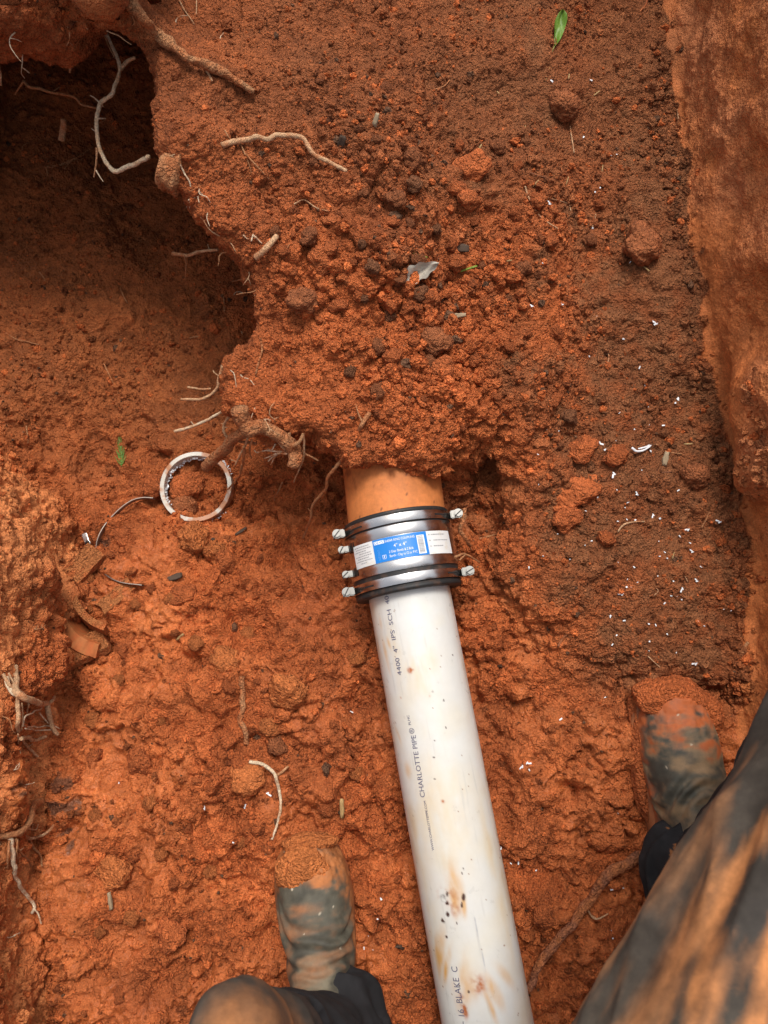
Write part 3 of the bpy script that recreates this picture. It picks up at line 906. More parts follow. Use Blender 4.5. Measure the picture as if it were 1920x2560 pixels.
root('tree_root', 'branched dusty root low in the dark hollow', [(112, 417), (150, 412), (190, 395), (215, 380), (232, 368)], 0.003, 0.0018, TAN, COAT, 0.5,
     branches=[([(115, 417), (119, 440)], 0.002, 0.0014), ([(190, 396), (175, 405), (162, 422)], 0.0018, 0.001)])
root('root_stub', 'short pale root nub in the middle of the dark hollow', [(154, 352, .03), (156, 325, .04), (156, 300, .05)], 0.0062, 0.0055, PALE, COAT, 0.4)
root('tree_root', 'thin root hanging from the roof of the hollow at upper left', [(180, 75, .2), (181, 110, .19), (178, 150, .175), (174, 182, .16)], 0.0022, 0.0018, PALE, COAT, 0.3)
root('tree_root', 'pale root tip hanging at the left edge beneath the roof', [(-4, 165, .18), (3, 190, .17), (4, 214, .16)], 0.0022, 0.0024, PALE, COAT, 0.2)
root('tree_root', 'white root tip with a hooked end high in the upper left corner', [(105, 5, .24), (120, 6, .235), (140, 12, .23), (168, 58, .2), (180, 48, .2), (183, 25, .2)], 0.0018, 0.002, PALE, COAT, 0.35)
root('root_hairs', 'fine pale rootlet at the top edge near the thick root', [(448, 0), (460, 25), (475, 45), (486, 62)], 0.0014, 0.001, PALE, COAT, 0.2, branches=[([(492, 0), (490, 35)], 0.0008, 0.0005)], sides=5)
# left flank of the mound
root('tree_root', 'pale forked root sticking out left of the mound, the upper one', [(555, 915, .13), (547, 945, .12), (543, 968, .11), (520, 991, .10), (497, 1000, .095), (470, 999, .09), (453, 999, .085)], 0.0028, 0.0022, PALE, COAT, 0.25,
     branches=[([(527, 971, .105), (500, 972, .10), (468, 968, .095)], 0.0016, 0.0014), ([(547, 940, .12), (535, 930, .125), (533, 925, .125)], 0.0012, 0.0007)])
root('tree_root', 'straight pale root pointing down left towards the green sprig', [(567, 1023, .10), (520, 1049, .08), (486, 1064, .07), (437, 1078, .055)], 0.0022, 0.0026, WHITE_R, PALE, 0.3,
     branches=[([(484, 1064, .07), (478, 1055, .075)], 0.001, 0.0007), ([(555, 1030, .095), (562, 1038, .09)], 0.0009, 0.0006)])
root('tree_root', 'curved thin root looping down beside the thick cut root', [(579, 1010, .15), (577, 1035, .14), (562, 1060, .12), (560, 1080, .11), (572, 1095, .10), (607, 1106, .095), (640, 1110, .095)], 0.0022, 0.0026, PALE, COAT, 0.3,
     branches=[([(577, 1035, .14), (574, 1040, .13)], 0.001, 0.0006), ([(562, 1062, .12), (552, 1058, .12)], 0.001, 0.0006), ([(560, 1070, .12), (570, 1068, .12)], 0.0009, 0.0005)])
root('tree_root', 'thick cut root stick reaching over the rim of the white plastic ring', [(640, 1060, .150), (612, 1077, .130), (580, 1100, .100), (560, 1125, .070), (533, 1150, .035), (513, 1166, .012)], 0.0085, 0.0100, TAN, COAT, 0.55, sides=12, lump=0.18, wob=0.2)
root('tree_root', 'thick muddy root curling out of the mound with a knotted end and white rootlets', [(608, 1026, 0.206), (618, 1061, 0.191), (625, 1078, 0.186), (660, 1076, 0.181), (700, 1083, 0.176), (722, 1101, 0.171), (732, 1126, 0.161), (733, 1156, 0.151), (732, 1178, 0.146)], 0.0125, 0.0105, TAN, COAT, 0.65, sides=12, lump=0.4, branches=[
    ([(727, 1114, 0.166), (720, 1096, 0.176), (722, 1084, 0.181)], 0.0030, 0.0018), ([(737, 1116, 0.166), (750, 1101, 0.176), (757, 1086, 0.181)], 0.0034, 0.002), ([(757, 1086, 0.181), (762, 1116, 0.166), (750, 1166, 0.136), (735, 1206, 0.116)], 0.0016, 0.0009, PALE),
    ([(740, 1118, 0.161), (765, 1136, 0.146), (795, 1152, 0.136)], 0.002, 0.001), ([(685, 1088, 0.176), (696, 1106, 0.166), (712, 1124, 0.161)], 0.0022, 0.0018, PALE),
    ([(715, 1131, 0.156), (695, 1134, 0.146), (670, 1154, 0.126)], 0.0017, 0.001, WHITE_R), ([(712, 1128, 0.156), (685, 1128, 0.146), (662, 1126, 0.136), (640, 1132, 0.126)], 0.0015, 0.0009, WHITE_R), ([(690, 1134, 0.146), (672, 1142, 0.136), (660, 1146, 0.131)], 0.0012, 0.0007, WHITE_R),
    ([(688, 1111, 0.156), (680, 1126, 0.146), (668, 1121, 0.141)], 0.0012, 0.0007, WHITE_R), ([(640, 1132, 0.126), (635, 1126, 0.126)], 0.001, 0.0006, WHITE_R), ([(695, 1132, 0.146), (685, 1146, 0.136), (676, 1162, 0.126)], 0.0014, 0.0008, WHITE_R),
    ([(620, 1096, 0.176), (610, 1121, 0.146), (588, 1161, 0.106)], 0.0018, 0.0012, PALE), ([(592, 1153, 0.111), (577, 1149, 0.116)], 0.0011, 0.0007, PALE), ([(630, 1101, 0.166), (625, 1121, 0.146), (628, 1146, 0.116)], 0.0014, 0.001, TAN), ([(610, 1116, 0.156), (608, 1156, 0.106), (597, 1191, 0.046), (570, 1225, -.03)], 0.002, 0.0012, TAN)])
root('tree_root', 'soil-coated root hanging straight down from the front of the mound', [(803, 995, .18), (812, 1030, .165), (815, 1060, .15), (822, 1095, .13), (827, 1130, .11)], 0.0060, 0.0014, TAN, COAT, 0.75, lump=0.4,
     branches=[([(820, 1075, .14), (829, 1058, .145)], 0.0012, 0.0007, PALE), ([(803, 1000, .18), (797, 1010, .18)], 0.0012, 0.0007)])
root('tree_root', 'long slender root running from the mound past the clay pipe to the floor', [(925, 1030, 0, .004), (905, 1060, 0, .008), (893, 1090, .165), (858, 1148, .15), (822, 1188, .12), (814, 1225, .09), (781, 1265, .05), (775, 1300, .02), (758, 1345)], 0.0034, 0.0016, TAN, COAT, 0.35,
     branches=[([(778, 1278, .04), (770, 1270, .04)], 0.001, 0.0006), ([(905, 1060, 0, .008), (890, 1010, 0, .006)], 0.0012, 0.0007)], lump=0.25)
root('tree_root', 'short dangling root over the shaded floor behind the ring', [(706, 1205, 0, .01), (697, 1225, 0, .01), (686, 1245, 0, .006), (687, 1252, 0, .003)], 0.0017, 0.001, TAN, COAT, 0.4)
root('tree_root', 'thin muddy root dangling on the face of the mound', [(650, 845), (655, 875), (648, 900), (640, 935)], 0.002, 0.0012, TAN, COAT, 0.5)
for i, (pts, lab) in enumerate((([(548, 705), (580, 703), (615, 697)], 'thin pale rootlet lying across the slope just below the spur'),
                               ([(557, 735), (561, 755), (560, 778)], 'thin upright rootlet below the spur tip on the brown slope'), ([(300, 718), (310, 742), (319, 758)], 'straight thin rootlet high on the brown slope'),
                               ([(98, 680), (108, 692), (112, 702)], 'short rootlet at far left on the brown slope'), ([(13, 832), (40, 848), (70, 855), (98, 862)], 'pale wavy rootlet at the left edge of the brown slope'),
                               ([(258, 908), (275, 940), (295, 985)], 'long hairlike root slanting down the brown slope'), ([(475, 845), (490, 842), (505, 842)], 'short pale rootlet near the foot of the mound'), ([(65, 1065), (68, 1085), (70, 1108)], 'thin rootlet on the left clay clump'))):
    root('rootlet', lab, pts, 0.0014, 0.0011, TAN, COAT, 0.3, sides=5)
# left wall
root('tree_root', 'frayed fibrous root bundle hanging from the left trench wall', [(38, 1665, 0, .012), (42, 1700, 0, .014), (46, 1730, 0, .016), (75, 1748, 0, .018), (118, 1762, 0, .018)], 0.0052, 0.0040, PALE, COAT, 0.15, lump=0.2, branches=[
    ([(12, 1685, 0, .008), (28, 1715, 0, .014), (60, 1738, 0, .016)], 0.0024, 0.002, PALE), ([(15, 1690, 0, .008), (35, 1725, 0, .014), (75, 1745, 0, .016), (112, 1760, 0, .018)], 0.0018, 0.0016, WHITE_R), ([(10, 1693, 0, .01), (30, 1732, 0, .014), (55, 1745, 0, .015)], 0.0016, 0.0014, WHITE_R),
    ([(20, 1682, 0, .01), (40, 1712, 0, .016)], 0.0015, 0.0012, PALE), ([(118, 1762, 0, .018), (130, 1750, 0, .018), (137, 1744, 0, .018)], 0.0026, 0.002, PALE), ([(118, 1762, 0, .018), (124, 1800, 0, .015), (135, 1828, 0, .012), (143, 1838, 0, .01)], 0.0042, 0.003, PALE),
    ([(42, 1738, 0, .015), (42, 1780, 0, .014), (44, 1815, 0, .012), (55, 1845, 0, .010), (70, 1868, 0, .008), (92, 1892, 0, .006)], 0.0030, 0.0018, PALE), ([(70, 1868, 0, .008), (82, 1860, 0, .01)], 0.0011, 0.0007, PALE),
    ([(55, 1840, 0, .012), (85, 1848, 0, .012), (118, 1840, 0, .012)], 0.0028, 0.0024, PALE), ([(56, 1815, 0, .012), (62, 1793, 0, .014), (80, 1782, 0, .014), (105, 1770, 0, .016)], 0.0012, 0.0009, WHITE_R), ([(58, 1815, 0, .012), (90, 1818, 0, .012), (125, 1816, 0, .012), (140, 1832, 0, .01)], 0.0012, 0.0009, WHITE_R),
    ([(62, 1822, 0, .012), (95, 1826, 0, .012), (132, 1824, 0, .012)], 0.001, 0.0008, WHITE_R), ([(55, 1755, 0, .014), (56, 1790, 0, .012), (54, 1825, 0, .01)], 0.0011, 0.0008, PALE), ([(70, 1758, 0, .014), (68, 1780, 0, .013), (58, 1800, 0, .012)], 0.0013, 0.001, PALE), ([(98, 1780, 0, .015), (120, 1805, 0, .013), (148, 1822, 0, .01)], 0.0011, 0.0007, WHITE_R), ([(45, 1835, 0, .012), (48, 1860, 0, .01), (52, 1883, 0, .008)], 0.0011, 0.0007, PALE)])
root('tree_root', 'branching root with a long white tail growing out of the left wall above the floor', [(105, 2002, 0, .006), (85, 2010, 0, .012), (76, 2035, 0, .016), (65, 2060, 0, .018), (40, 2082, 0, .018), (0, 2092, 0, .016), (-15, 2095, 0, .014)], 0.0050, 0.0046, TAN, COAT, 0.45, lump=0.25, branches=[
    ([(25, 2090, 0, .016), (32, 2110, 0, .014), (36, 2150, 0, .012), (38, 2200, 0, .012), (55, 2232, 0, .010), (78, 2255, 0, .010), (82, 2272, 0, .01), (78, 2282, 0, .008)], 0.0034, 0.0022, WHITE_R), ([(82, 2270, 0, .01), (96, 2284, 0, .008), (105, 2310, 0, .006)], 0.0014, 0.0009, WHITE_R),
    ([(40, 2084, 0, .018), (75, 2094, 0, .018), (110, 2082, 0, .016), (132, 2068, 0, .014), (135, 2060, 0, .014)], 0.0032, 0.0018, PALE), ([(48, 2080, 0, .018), (70, 2072, 0, .018), (90, 2075, 0, .018), (96, 2062, 0, .018)], 0.0016, 0.0009, PALE), ([(78, 2075, 0, .018), (82, 2062, 0, .02)], 0.001, 0.0007, PALE),
    ([(30, 2092, 0, .016), (24, 2110, 0, .014), (22, 2140, 0, .012), (17, 2172, 0, .01)], 0.0018, 0.0011, TAN), ([(74, 2098, 0, .014), (82, 2120, 0, .012), (100, 2140, 0, .01), (107, 2164, 0, .008)], 0.0016, 0.0012, TAN), ([(40, 2095, 0, .015), (48, 2120, 0, .012), (62, 2140, 0, .01), (78, 2165, 0, .008)], 0.0016, 0.0009, TAN), ([(50, 2125, 0, .012), (60, 2118, 0, .012)], 0.001, 0.0006, PALE), ([(43, 2098, 0, .014), (42, 2140, 0, .01), (54, 2168, 0, .008)], 0.0012, 0.0008, TAN)])
# trench floor
root('tree_root', 'muddy upright root half buried in the floor left of the white pipe', [(605, 1690, 0, .006), (607, 1730, 0, .006), (605, 1775, 0, .006), (600, 1800, 0, .004), (612, 1825, 0, .004), (612, 1865, 0, .002)], 0.0050, 0.0045, TAN, COAT, 0.7, lump=0.3)
root('tree_root', 'thin cream root bent like a hook above the left boot', [(622, 1902, 0, .006), (650, 1910, 0, .007), (675, 1925, 0, .007), (690, 1942, 0, .007), (698, 1975, 0, .006), (700, 2020, 0, .005), (692, 2060, 0, .004), (680, 2098, 0, .003)], 0.0030, 0.0020, WHITE_R, PALE, 0.4,
     branches=[([(688, 1938, 0, .007), (705, 1925, 0, .006), (720, 1915, 0, .004)], 0.0026, 0.0014, TAN)])
root('tree_root', 'thick brown root sloping down from the right boot to the white pipe', [(1625, 2120, 0, .008), (1585, 2140, 0, .009), (1545, 2165, 0, .010), (1512, 2200, 0, .010), (1480, 2235, 0, .011), (1462, 2265, 0, .013), (1440, 2305, 0, .016), (1400, 2340, 0, .022), (1365, 2380, 0, .032), (1338, 2425, 0, .045), (1333, 2450, 0, .055), (1314, 2476, 0, .062)], 0.0088, 0.0058, (0.33, 0.125, 0.065), COAT, 0.5, sides=10, lump=0.25,
     branches=[([(1470, 2275, 0, .004), (1490, 2298, 0, .004), (1520, 2285, 0, .003)], 0.0013, 0.0009, PALE), ([(1475, 2285, 0, .004), (1495, 2300, 0, .003)], 0.0011, 0.0008, PALE)])
for pts, r, col, lab in (
        ([(1425, 315), (1430, 350), (1435, 382)], 0.0013, PALE, 'straight pale straw lying on the far slope right of centre'),
        ([(1312, 465), (1325, 500), (1350, 540), (1395, 572)], 0.0014, PALE, 'long curved yellow root lying on the far slope'),
        ([(1350, 490), (1390, 500), (1420, 510), (1428, 528)], 0.0010, PALE, 'thin tangled rootlet right of the long curved yellow root'),
        ([(1305, 425), (1350, 440), (1390, 450)], 0.0010, BRN, 'thin brown twig above the long curved yellow root'),
        ([(1490, 535), (1486, 555), (1480, 568)], 0.0012, PALE, 'short forked straw near the right end of the far slope'),
        ([(1520, 880), (1522, 895), (1518, 915)], 0.0012, PALE, 'short yellow straw on the slope left of the right wall'),
        ([(1215, 690), (1225, 710), (1230, 730)], 0.0010, TAN, 'thin brown rootlet right of the torn pale leaf'),
        ([(1545, 1330), (1560, 1312), (1585, 1305), (1612, 1304)], 0.0017, PALE, 'bent cream root on the dark soil right of the coupling'),
        ([(1774, 1280), (1765, 1300), (1755, 1320)], 0.0016, TAN, 'short straight twig near the foot of the right wall'),
        ([(1395, 1615), (1408, 1595), (1420, 1585)], 0.0022, BRN, 'short brown twig on the dark soil above the right boot'),
        ([(1200, 1345), (1240, 1335), (1275, 1330)], 0.0018, TAN, 'thin root across the red hollow right of the coupling'),
        ([(1640, 1110), (1670, 1130), (1705, 1135)], 0.0014, TAN, 'thin curved root below the white curled shaving'),
        ([(1630, 1190), (1655, 1182), (1680, 1180)], 0.0013, BRN, 'brown twig below the grey stone on the dark soil'),
        ([(1720, 1455), (1712, 1440)], 0.0010, PALE, 'tiny curled straw below the overhanging lip'),
        ([(1635, 1490), (1645, 1478), (1640, 1470)], 0.0010, PALE, 'tiny straw among white shavings on the dark soil'),
        ([(1620, 1640), (1635, 1655), (1650, 1668)], 0.0009, PALE, 'hair-thin straw right above the right boot'),
        ([(1858, 1630), (1865, 1615), (1872, 1605)], 0.0032, TAN, 'short stubby root poking from the right wall'),
        ([(1693, 273), (1694, 290), (1695, 298)], 0.0012, PALE, 'short straw stuck under the notch in the right wall'),
        ([(1600, 30), (1612, 15), (1620, -5)], 0.0018, (0.45, 0.13, 0.05), 'orange rootlet at the top of the right wall'),
        ([(1085, 1350), (1100, 1345), (1135, 1340)], 0.001, TAN, 'faint rootlet beside the lower gear clamp'),
        ([(1125, 200), (1110, 215), (1090, 222)], 0.0012, TAN, 'pale rootlet lying on the dark far slope'),
        ([(735, 510), (760, 500), (790, 520), (820, 528)], 0.0011, PALE, 'thin pale root tangle at the foot of the spur slope'),
        ([(710, 640), (720, 618), (725, 610)], 0.0011, TAN, 'thin rootlet right of the split twig')):
    root('rootlet', lab, pts, r, r * 0.75, col, COAT, 0.2, sides=5)
root('tree_root', 'ragged red root hanging down right of the steel coupling', [(1162, 1268, .10), (1160, 1300, .10), (1152, 1325, .095), (1165, 1350, .085), (1178, 1365, .07)], 0.0042, 0.0024, TAN, COAT, 0.7, lump=0.4,
     branches=[([(1150, 1320, .095), (1160, 1340, .09), (1180, 1375, .06)], 0.002, 0.001, TAN), ([(1140, 1390, .10), (1165, 1385, .085), (1200, 1405, .06)], 0.0022, 0.001, TAN), ([(1150, 1400, .09), (1165, 1385, .085)], 0.0014, 0.0008, TAN)])

# hair roots sprouting from the cut faces
def hair(u, v, ln, group, label):
    _rs[0] += 5
    p, n = hit_n(u, v)
    d = (n * random.uniform(.3, .9) + Vector((random.uniform(-1, 1), random.uniform(-1.2, .4), random.uniform(-.9, .3)))).normalized()
    pts = [p - n * .002]
    for k in range(4):
        d = (d + Vector((random.uniform(-.6, .6), random.uniform(-.6, .6), random.uniform(-.7, .25)))).normalized()
        pts.append(pts[-1] + d * ln / 4)
    ts = [tube(pts, .0009, .0004, 5, seed=_rs[0], wob=1.0)]
    for k in range(random.randint(0, 2)):
        q = pts[random.randint(1, 3)]; e = (d + Vector((random.uniform(-1, 1), random.uniform(-1, 1), random.uniform(-1, .2)))).normalized()
        ts.append(tube([q, q + e * ln * .15, q + e * ln * .3 + Vector((0, 0, -.003))], .0007, .0003, 5, seed=_rs[0] + 1, wob=1.0))
    me = tube_mesh('hair_root', ts, random.choice((PALE, WHITE_R, TAN)), COAT, .15, _rs[0]); me.transform(Matrix.Translation(-p))
    o = obj('hair_root', me, M_ROOT); o.location = p
    tag(o, label, 'root', group)
for k in range(34):
    t = random.random(); e = random.choice(((345, 250, 520, 560), (520, 560, 640, 760), (560, 930, 640, 1060), (620, 1050, 860, 1090), (600, 820, 560, 930), (330, 20, 560, 120)))
    hair(e[0] + (e[2] - e[0]) * t + random.gauss(8, 14), e[1] + (e[3] - e[1]) * t + random.gauss(0, 10), random.uniform(.015, .04), 'hair roots on the mound edge', 'hair-thin pale root sprouting from the broken edge of the mound')
for k in range(16):
    hair(random.uniform(5, 110), random.uniform(1400, 2500), random.uniform(.015, .035), 'hair roots on the left wall', 'hair-thin root sprouting from the left trench wall')
for k in range(16):
    hair(random.uniform(20, 320), random.uniform(20, 430), random.uniform(.02, .05), 'hair roots in the hollow', 'fine root hanging in the dark hollow at upper left')
# ------------------------------------------------------------------ the pipe line: clay pipe, steel coupling, white plastic pipe
HEAD = R(10.0)
AX = Vector((-math.sin(HEAD), math.cos(HEAD), 0)); RT = Vector((math.cos(HEAD), math.sin(HEAD), 0)); UP = Vector((0, 0, 1))
A0 = Vector((0.026, 0.152, 0.07))

def cyl(s, th, rad, o=A0, ax=AX, rt=RT):
    s, th, rad = np.broadcast_arrays(np.asarray(s, float), np.asarray(th, float), np.asarray(rad, float))
    return (np.array(o) + s[..., None] * np.array(ax) + (rad * np.sin(th))[..., None] * np.array(rt) + (rad * np.cos(th))[..., None] * np.array(UP))

def cyl_hit(u, v, rad, o=A0, ax=AX, rt=RT):
    d = ray(u, v)
    q = CAM - o
    dr, du_, qr, qu = d.dot(rt), d.z, q.dot(rt), q.z
    a = dr * dr + du_ * du_; b = 2 * (dr * qr + du_ * qu); c = qr * qr + qu * qu - rad * rad
    disc = max(b * b - 4 * a * c, 0)
    t = (-b - math.sqrt(disc)) / (2 * a)
    p = q + d * t
    return p.dot(ax), math.atan2(p.dot(rt), p.z)

def grid_faces(n, m, wrap=False):
    i = np.arange(n - 1)[:, None]; j = np.arange(m if wrap else m - 1)[None]
    j2 = (j + 1) % m
    return np.stack([i * m + j, i * m + j2, (i + 1) * m + j2, (i + 1) * m + j], 2).reshape(-1, 4)

def lathe(profile, n=96, **kw):
    th = np.arange(n) * 2 * math.pi / n
    V = np.stack([cyl(s, th, r, **kw) for s, r in profile]).reshape(-1, 3)
    return V, grid_faces(len(profile), n, True)

# white pipe
SW0 = -1.16
def pvc_pipe():
    RP = 0.05715
    root_loc = Vector(cyl(-0.5, 0, 0)); root_loc.z = 0.0
    T = thing('plastic_pipe', 'mud-smeared white plastic pipe leading from the steel coupling towards the camera', 'pipe', root_loc)
    s = np.concatenate([[0.0, 0.0], np.linspace(-0.002, -0.66, 430), np.linspace(-0.67, SW0, 20), [SW0, SW0 + 0.02, -0.02]])
    th = np.concatenate([np.linspace(-1.75, 1.75, 150), np.linspace(1.75, 2 * math.pi - 1.75, 34)[1:-1]])
    rad = np.full(len(s), RP); rad[0] = rad[-2] = rad[-1] = RP - 0.006; rad[-3] = RP
    S, TH = np.meshgrid(s, th, indexing='ij')
    V = cyl(S, TH, rad[:, None]).reshape(-1, 3)
    Fc = grid_faces(len(s), len(th), True)
    me = np_mesh('pipe_wall', V, Fc[:, ::-1] if False else Fc)
    sv, tv = S.ravel(), TH.ravel()
    lat = tv * RP
    L = np.stack([sv, lat, 0 * sv], 1)
    C = np.tile(np.array([0.66, 0.655, 0.62]), (len(V), 1))
    n1 = fbm(L, 0.05, 4, 1); n2 = fbm(L * np.array([0.35, 1, 1]), 0.012, 4, 2); n3 = fbm(L, 0.006, 3, 3)
    mix = lambda C, b, w: C + (np.array(b) - C) * np.clip(w, 0, 1)[:, None]
    C = mix(C, (0.66, 0.58, 0.42), (n1 + 0.12) * 0.7)
    def blob(u, v, ru, rv, col, k, ang=0.0, sharp=1.0, tex=n2):
        s0, t0 = cyl_hit(u, v, RP); l0 = t0 * RP
        ds, dl = sv - s0, lat - l0
        a = ds * math.cos(ang) + dl * math.sin(ang); b = -ds * math.sin(ang) + dl * math.cos(ang)
        w = np.exp(-((a / rv) ** 2 + (b / ru) ** 2) ** sharp)
        return mix(C, col, k * w * (1 + 1.6 * tex))
    stain = (0.68, 0.50, 0.26); ochre = (0.62, 0.33, 0.09); rust = (0.42, 0.13, 0.04)
    for u, v, ru, rv, k in ((1045, 1665, .018, .020, .7), (985, 1630, .006, .030, .9), (1050, 1700, .02, .03, .4), (1085, 2010, .018, .05, .5), (1130, 2060, .03, .05, .45), (1200, 1900, .012, .06, .25), (1040, 2090, .008, .03, .5),
                            (1230, 2150, .006, .06, .6), (1265, 2300, .008, .06, .45), (1080, 2330, .008, .05, .45), (1062, 2210, .006, .04, .45)):
        C = blob(u, v, ru * 1.3, rv * 1.2, stain, k * .5, 0, .8)
    for u, v, ru, rv, k, a in ((966, 1640, .0035, .022, 1.0, -.1), (993, 1832, .003, .012, 1.3, -.35), (951, 1556, .003, .010, .7, 0), (972, 1608, .0025, .008, .9, -.2), (1020, 1925, .006, .010, .6, 0), (1100, 2385, .007, .030, 1.1, .38), (1117, 2415, .004, .022, 1.2, .45), (1090, 2365, .004, .016, 1.0, .3),
                               (1135, 2215, .010, .028, .9, 0), (1160, 2262, .003, .013, 1.0, .1), (1132, 2230, .004, .028, 1.2, .1), (1236, 2478, .0065, .024, 1.0, -.35), (1226, 2515, .0035, .022, 1.0, -.2), (1262, 2438, .006, .020, .6, -.6), (1161, 2465, .016, .018, .7, 0), (1155, 2500, .008, .014, .7, .3),
                               (1330, 2540, .003, .018, 1.2, 0), (1158, 2445, .006, .03, .5, .3)):
        C = blob(u, v, ru, rv, ochre, k * .62, a, 1.3)
    for u, v, ru, rv, k in ((1025, 1676, .0035, .0035, 1.4), (1033, 1674, .0015, .0015, 1.2), (1195, 2462, .0085, .010, 1.1), (1160, 2520, .004, .010, 1.6), (1153, 2500, .003, .007, 1.4), (1120, 2238, .012, .010, .7), (1136, 2273, .006, .008, .8), (1046, 1837, .0014, .0014, 1.6), (1108, 2003, .002, .002, 1.6), (1002, 1744, .0012, .0014, 1.3), (1075, 1742, .0012, .0025, 1.0)):
        C = blob(u, v, ru, rv, rust, k * .42, 0, 1.2, 2.8 * n3)
    for u, v, ru, rv in ((1107, 2244, .0035, .0045), (1118, 2258, .002, .002), (1159, 2243, .002, .004), (1155, 2262, .0012, .003), (1119, 2286, .0022, .0026), (1106, 2301, .0015, .0022), (1116, 2342, .0016, .0016), (1110, 2305, .001, .001), (1172, 2480, .0012, .0014), (1142, 2308, .001, .001), (1148, 2463, .001, .001), (1158, 2172, .0009, .0009), (1132, 1638, .001, .001), (1081, 1728, .0011, .0011), (1109, 1751, .0009, .0016), (1115, 1819, .001, .001), (1087, 1852, .0009, .0009), (1085, 1894, .001, .001), (1087, 1948, .0009, .0009), (1155, 2183, .001, .001), (1118, 2235, .0014, .003)):
        C = blob(u, v, ru, rv, (0.06, 0.025, 0.018), 1.5, 0.2, 2, n3)
    # dust rubbed along both flanks, faint scuffs
    C = mix(C, (0.56, 0.42, 0.26), sstep(.85, 1.5, np.abs(tv) + .5 * n1) * (.35 + 1.2 * n2))
    sc = fbm(L * np.array([.12, 1.6, 1]), .006, 3, 8)
    C = mix(C, (0.50, 0.48, 0.44), (sc - .35) * 1.6)
    C = np.where((fbm(L, .0045, 2, 14) > .76)[:, None], np.array([0.30, 0.18, 0.11]), C)
    # long scratch
    C = blob(1196, 2340, .0005, .045, (0.40, 0.40, 0.42), 0.7, -.03, 2, n3)
    set_col(me, C.clip(0.02, 0.85))
    put(T, me, 'pipe_wall', M_PVC)
    # print, reading from the near end towards the coupling
    def print_line(txt, u0, v0, u1, v1, h):
        s0, t0 = cyl_hit(u0, v0, RP); s1, t1 = cyl_hit(u1, v1, RP)
        V, Fc = text_flat(txt)
        if V is None: return
        x = V[:, 0] / V[:, 0].max(); y = V[:, 1] / 0.72
        t = t0 + (t1 - t0) * x - (y - 0.5) * h / RP
        me = np_mesh('printed_text', cyl(s0 + (s1 - s0) * x, t, RP + 0.0005), Fc, False)
        put(T, me, 'printed_text', M_INK)
    print_line('4400  4"  IPS  SCH  40', 1000, 1688, 966, 1490, 0.0068)
    print_line('CHARLOTTE PIPE', 1057, 1993, 1033, 1838, 0.0072)
    print_line('®', 1031, 1834, 1028, 1820, 0.0075)
    print_line('PLHC', 1025, 1812, 1020, 1788, 0.0036)
    print_line('WWW.CHARLOTTEPIPE.COM', 1083, 2126, 1062, 2002, 0.0032)
    print_line('16  BLAKE  C', 1154, 2540, 1135, 2416, 0.0085)
    print_line('+', 1159, 2572, 1158, 2553, 0.0085)
    return T

_fontcache = {}
def text_flat(txt):
    cu = bpy.data.curves.new('t', 'FONT'); cu.body = txt; cu.size = 1.0; cu.resolution_u = 3
    o = bpy.data.objects.new('t', cu); COL.objects.link(o)
    dg = bpy.context.evaluated_depsgraph_get()
    me = bpy.data.meshes.new_from_object(o.evaluated_get(dg))
    V = verts_of(me)[:, :2] if len(me.vertices) else None
    Fc = None
    if V is not None:
        me.calc_loop_triangles()
        a = np.empty(len(me.loop_triangles) * 3, np.int32); me.loop_triangles.foreach_get('vertices', a); Fc = a.reshape(-1, 3)
        V = V - np.array([V[:, 0].min(), 0])
    bpy.data.objects.remove(o); bpy.data.curves.remove(cu); bpy.data.meshes.remove(me)
    return V, Fc
pvc_pipe()

# clay pipe
def clay_pipe():
    hd = R(6.0); ax = Vector((-math.sin(hd), math.cos(hd), 0)); rt = Vector((math.cos(hd), math.sin(hd), 0))
    o0 = Vector(cyl(0.03, 0, 0))
    T = thing('clay_pipe', 'terracotta clay pipe coming out of the mound into the steel coupling', 'pipe', (o0.x, o0.y, 0))
    s = np.concatenate([[0, 0], np.linspace(0.004, 0.3, 90), [0.3]])
    r = np.full(len(s), 0.0695); r[0] = 0.056; r[-1] = 0.056
    th = np.linspace(0, 2 * math.pi, 180, endpoint=False)
    S, TH = np.meshgrid(s, th, indexing='ij')
    V = cyl(S, TH, r[:, None], o=o0, ax=ax, rt=rt).reshape(-1, 3)
    V = V + (V - np.array(o0)) * 0.006 * fbm(V, 0.03, 3, 12)[:, None]
    me = np_mesh('pipe_wall', V, grid_faces(len(s), len(th), True))
    n = fbm(V, 0.03, 4, 5); n3 = fbm(V, 0.007, 3, 6)
    C = np.array([0.56, 0.185, 0.052])[None] * (1 + 0.25 * n)[:, None]
    w = np.clip((S.ravel() - 0.075) * 25 + 2.5 * n3 - 0.4, 0, 1)[:, None]
    C = C * (1 - w) + np.array([0.34, 0.095, 0.03]) * w
    sp = (n3 > 0.60)[:, None]
    C = np.where(sp, np.array([0.16, 0.055, 0.025]), C)
    set_col(me, C.clip(0.01, 0.9)); put(T, me, 'pipe_wall', M_CLAY)
clay_pipe()

def rect_patch(s0, s1, t0, t1, rad, ns=6, nt=40, thick=0.0):
    S, TH = np.meshgrid(np.linspace(s0, s1, ns), np.linspace(t0, t1, nt), indexing='ij')
    return cyl(S, TH, rad).reshape(-1, 3), grid_faces(ns, nt)

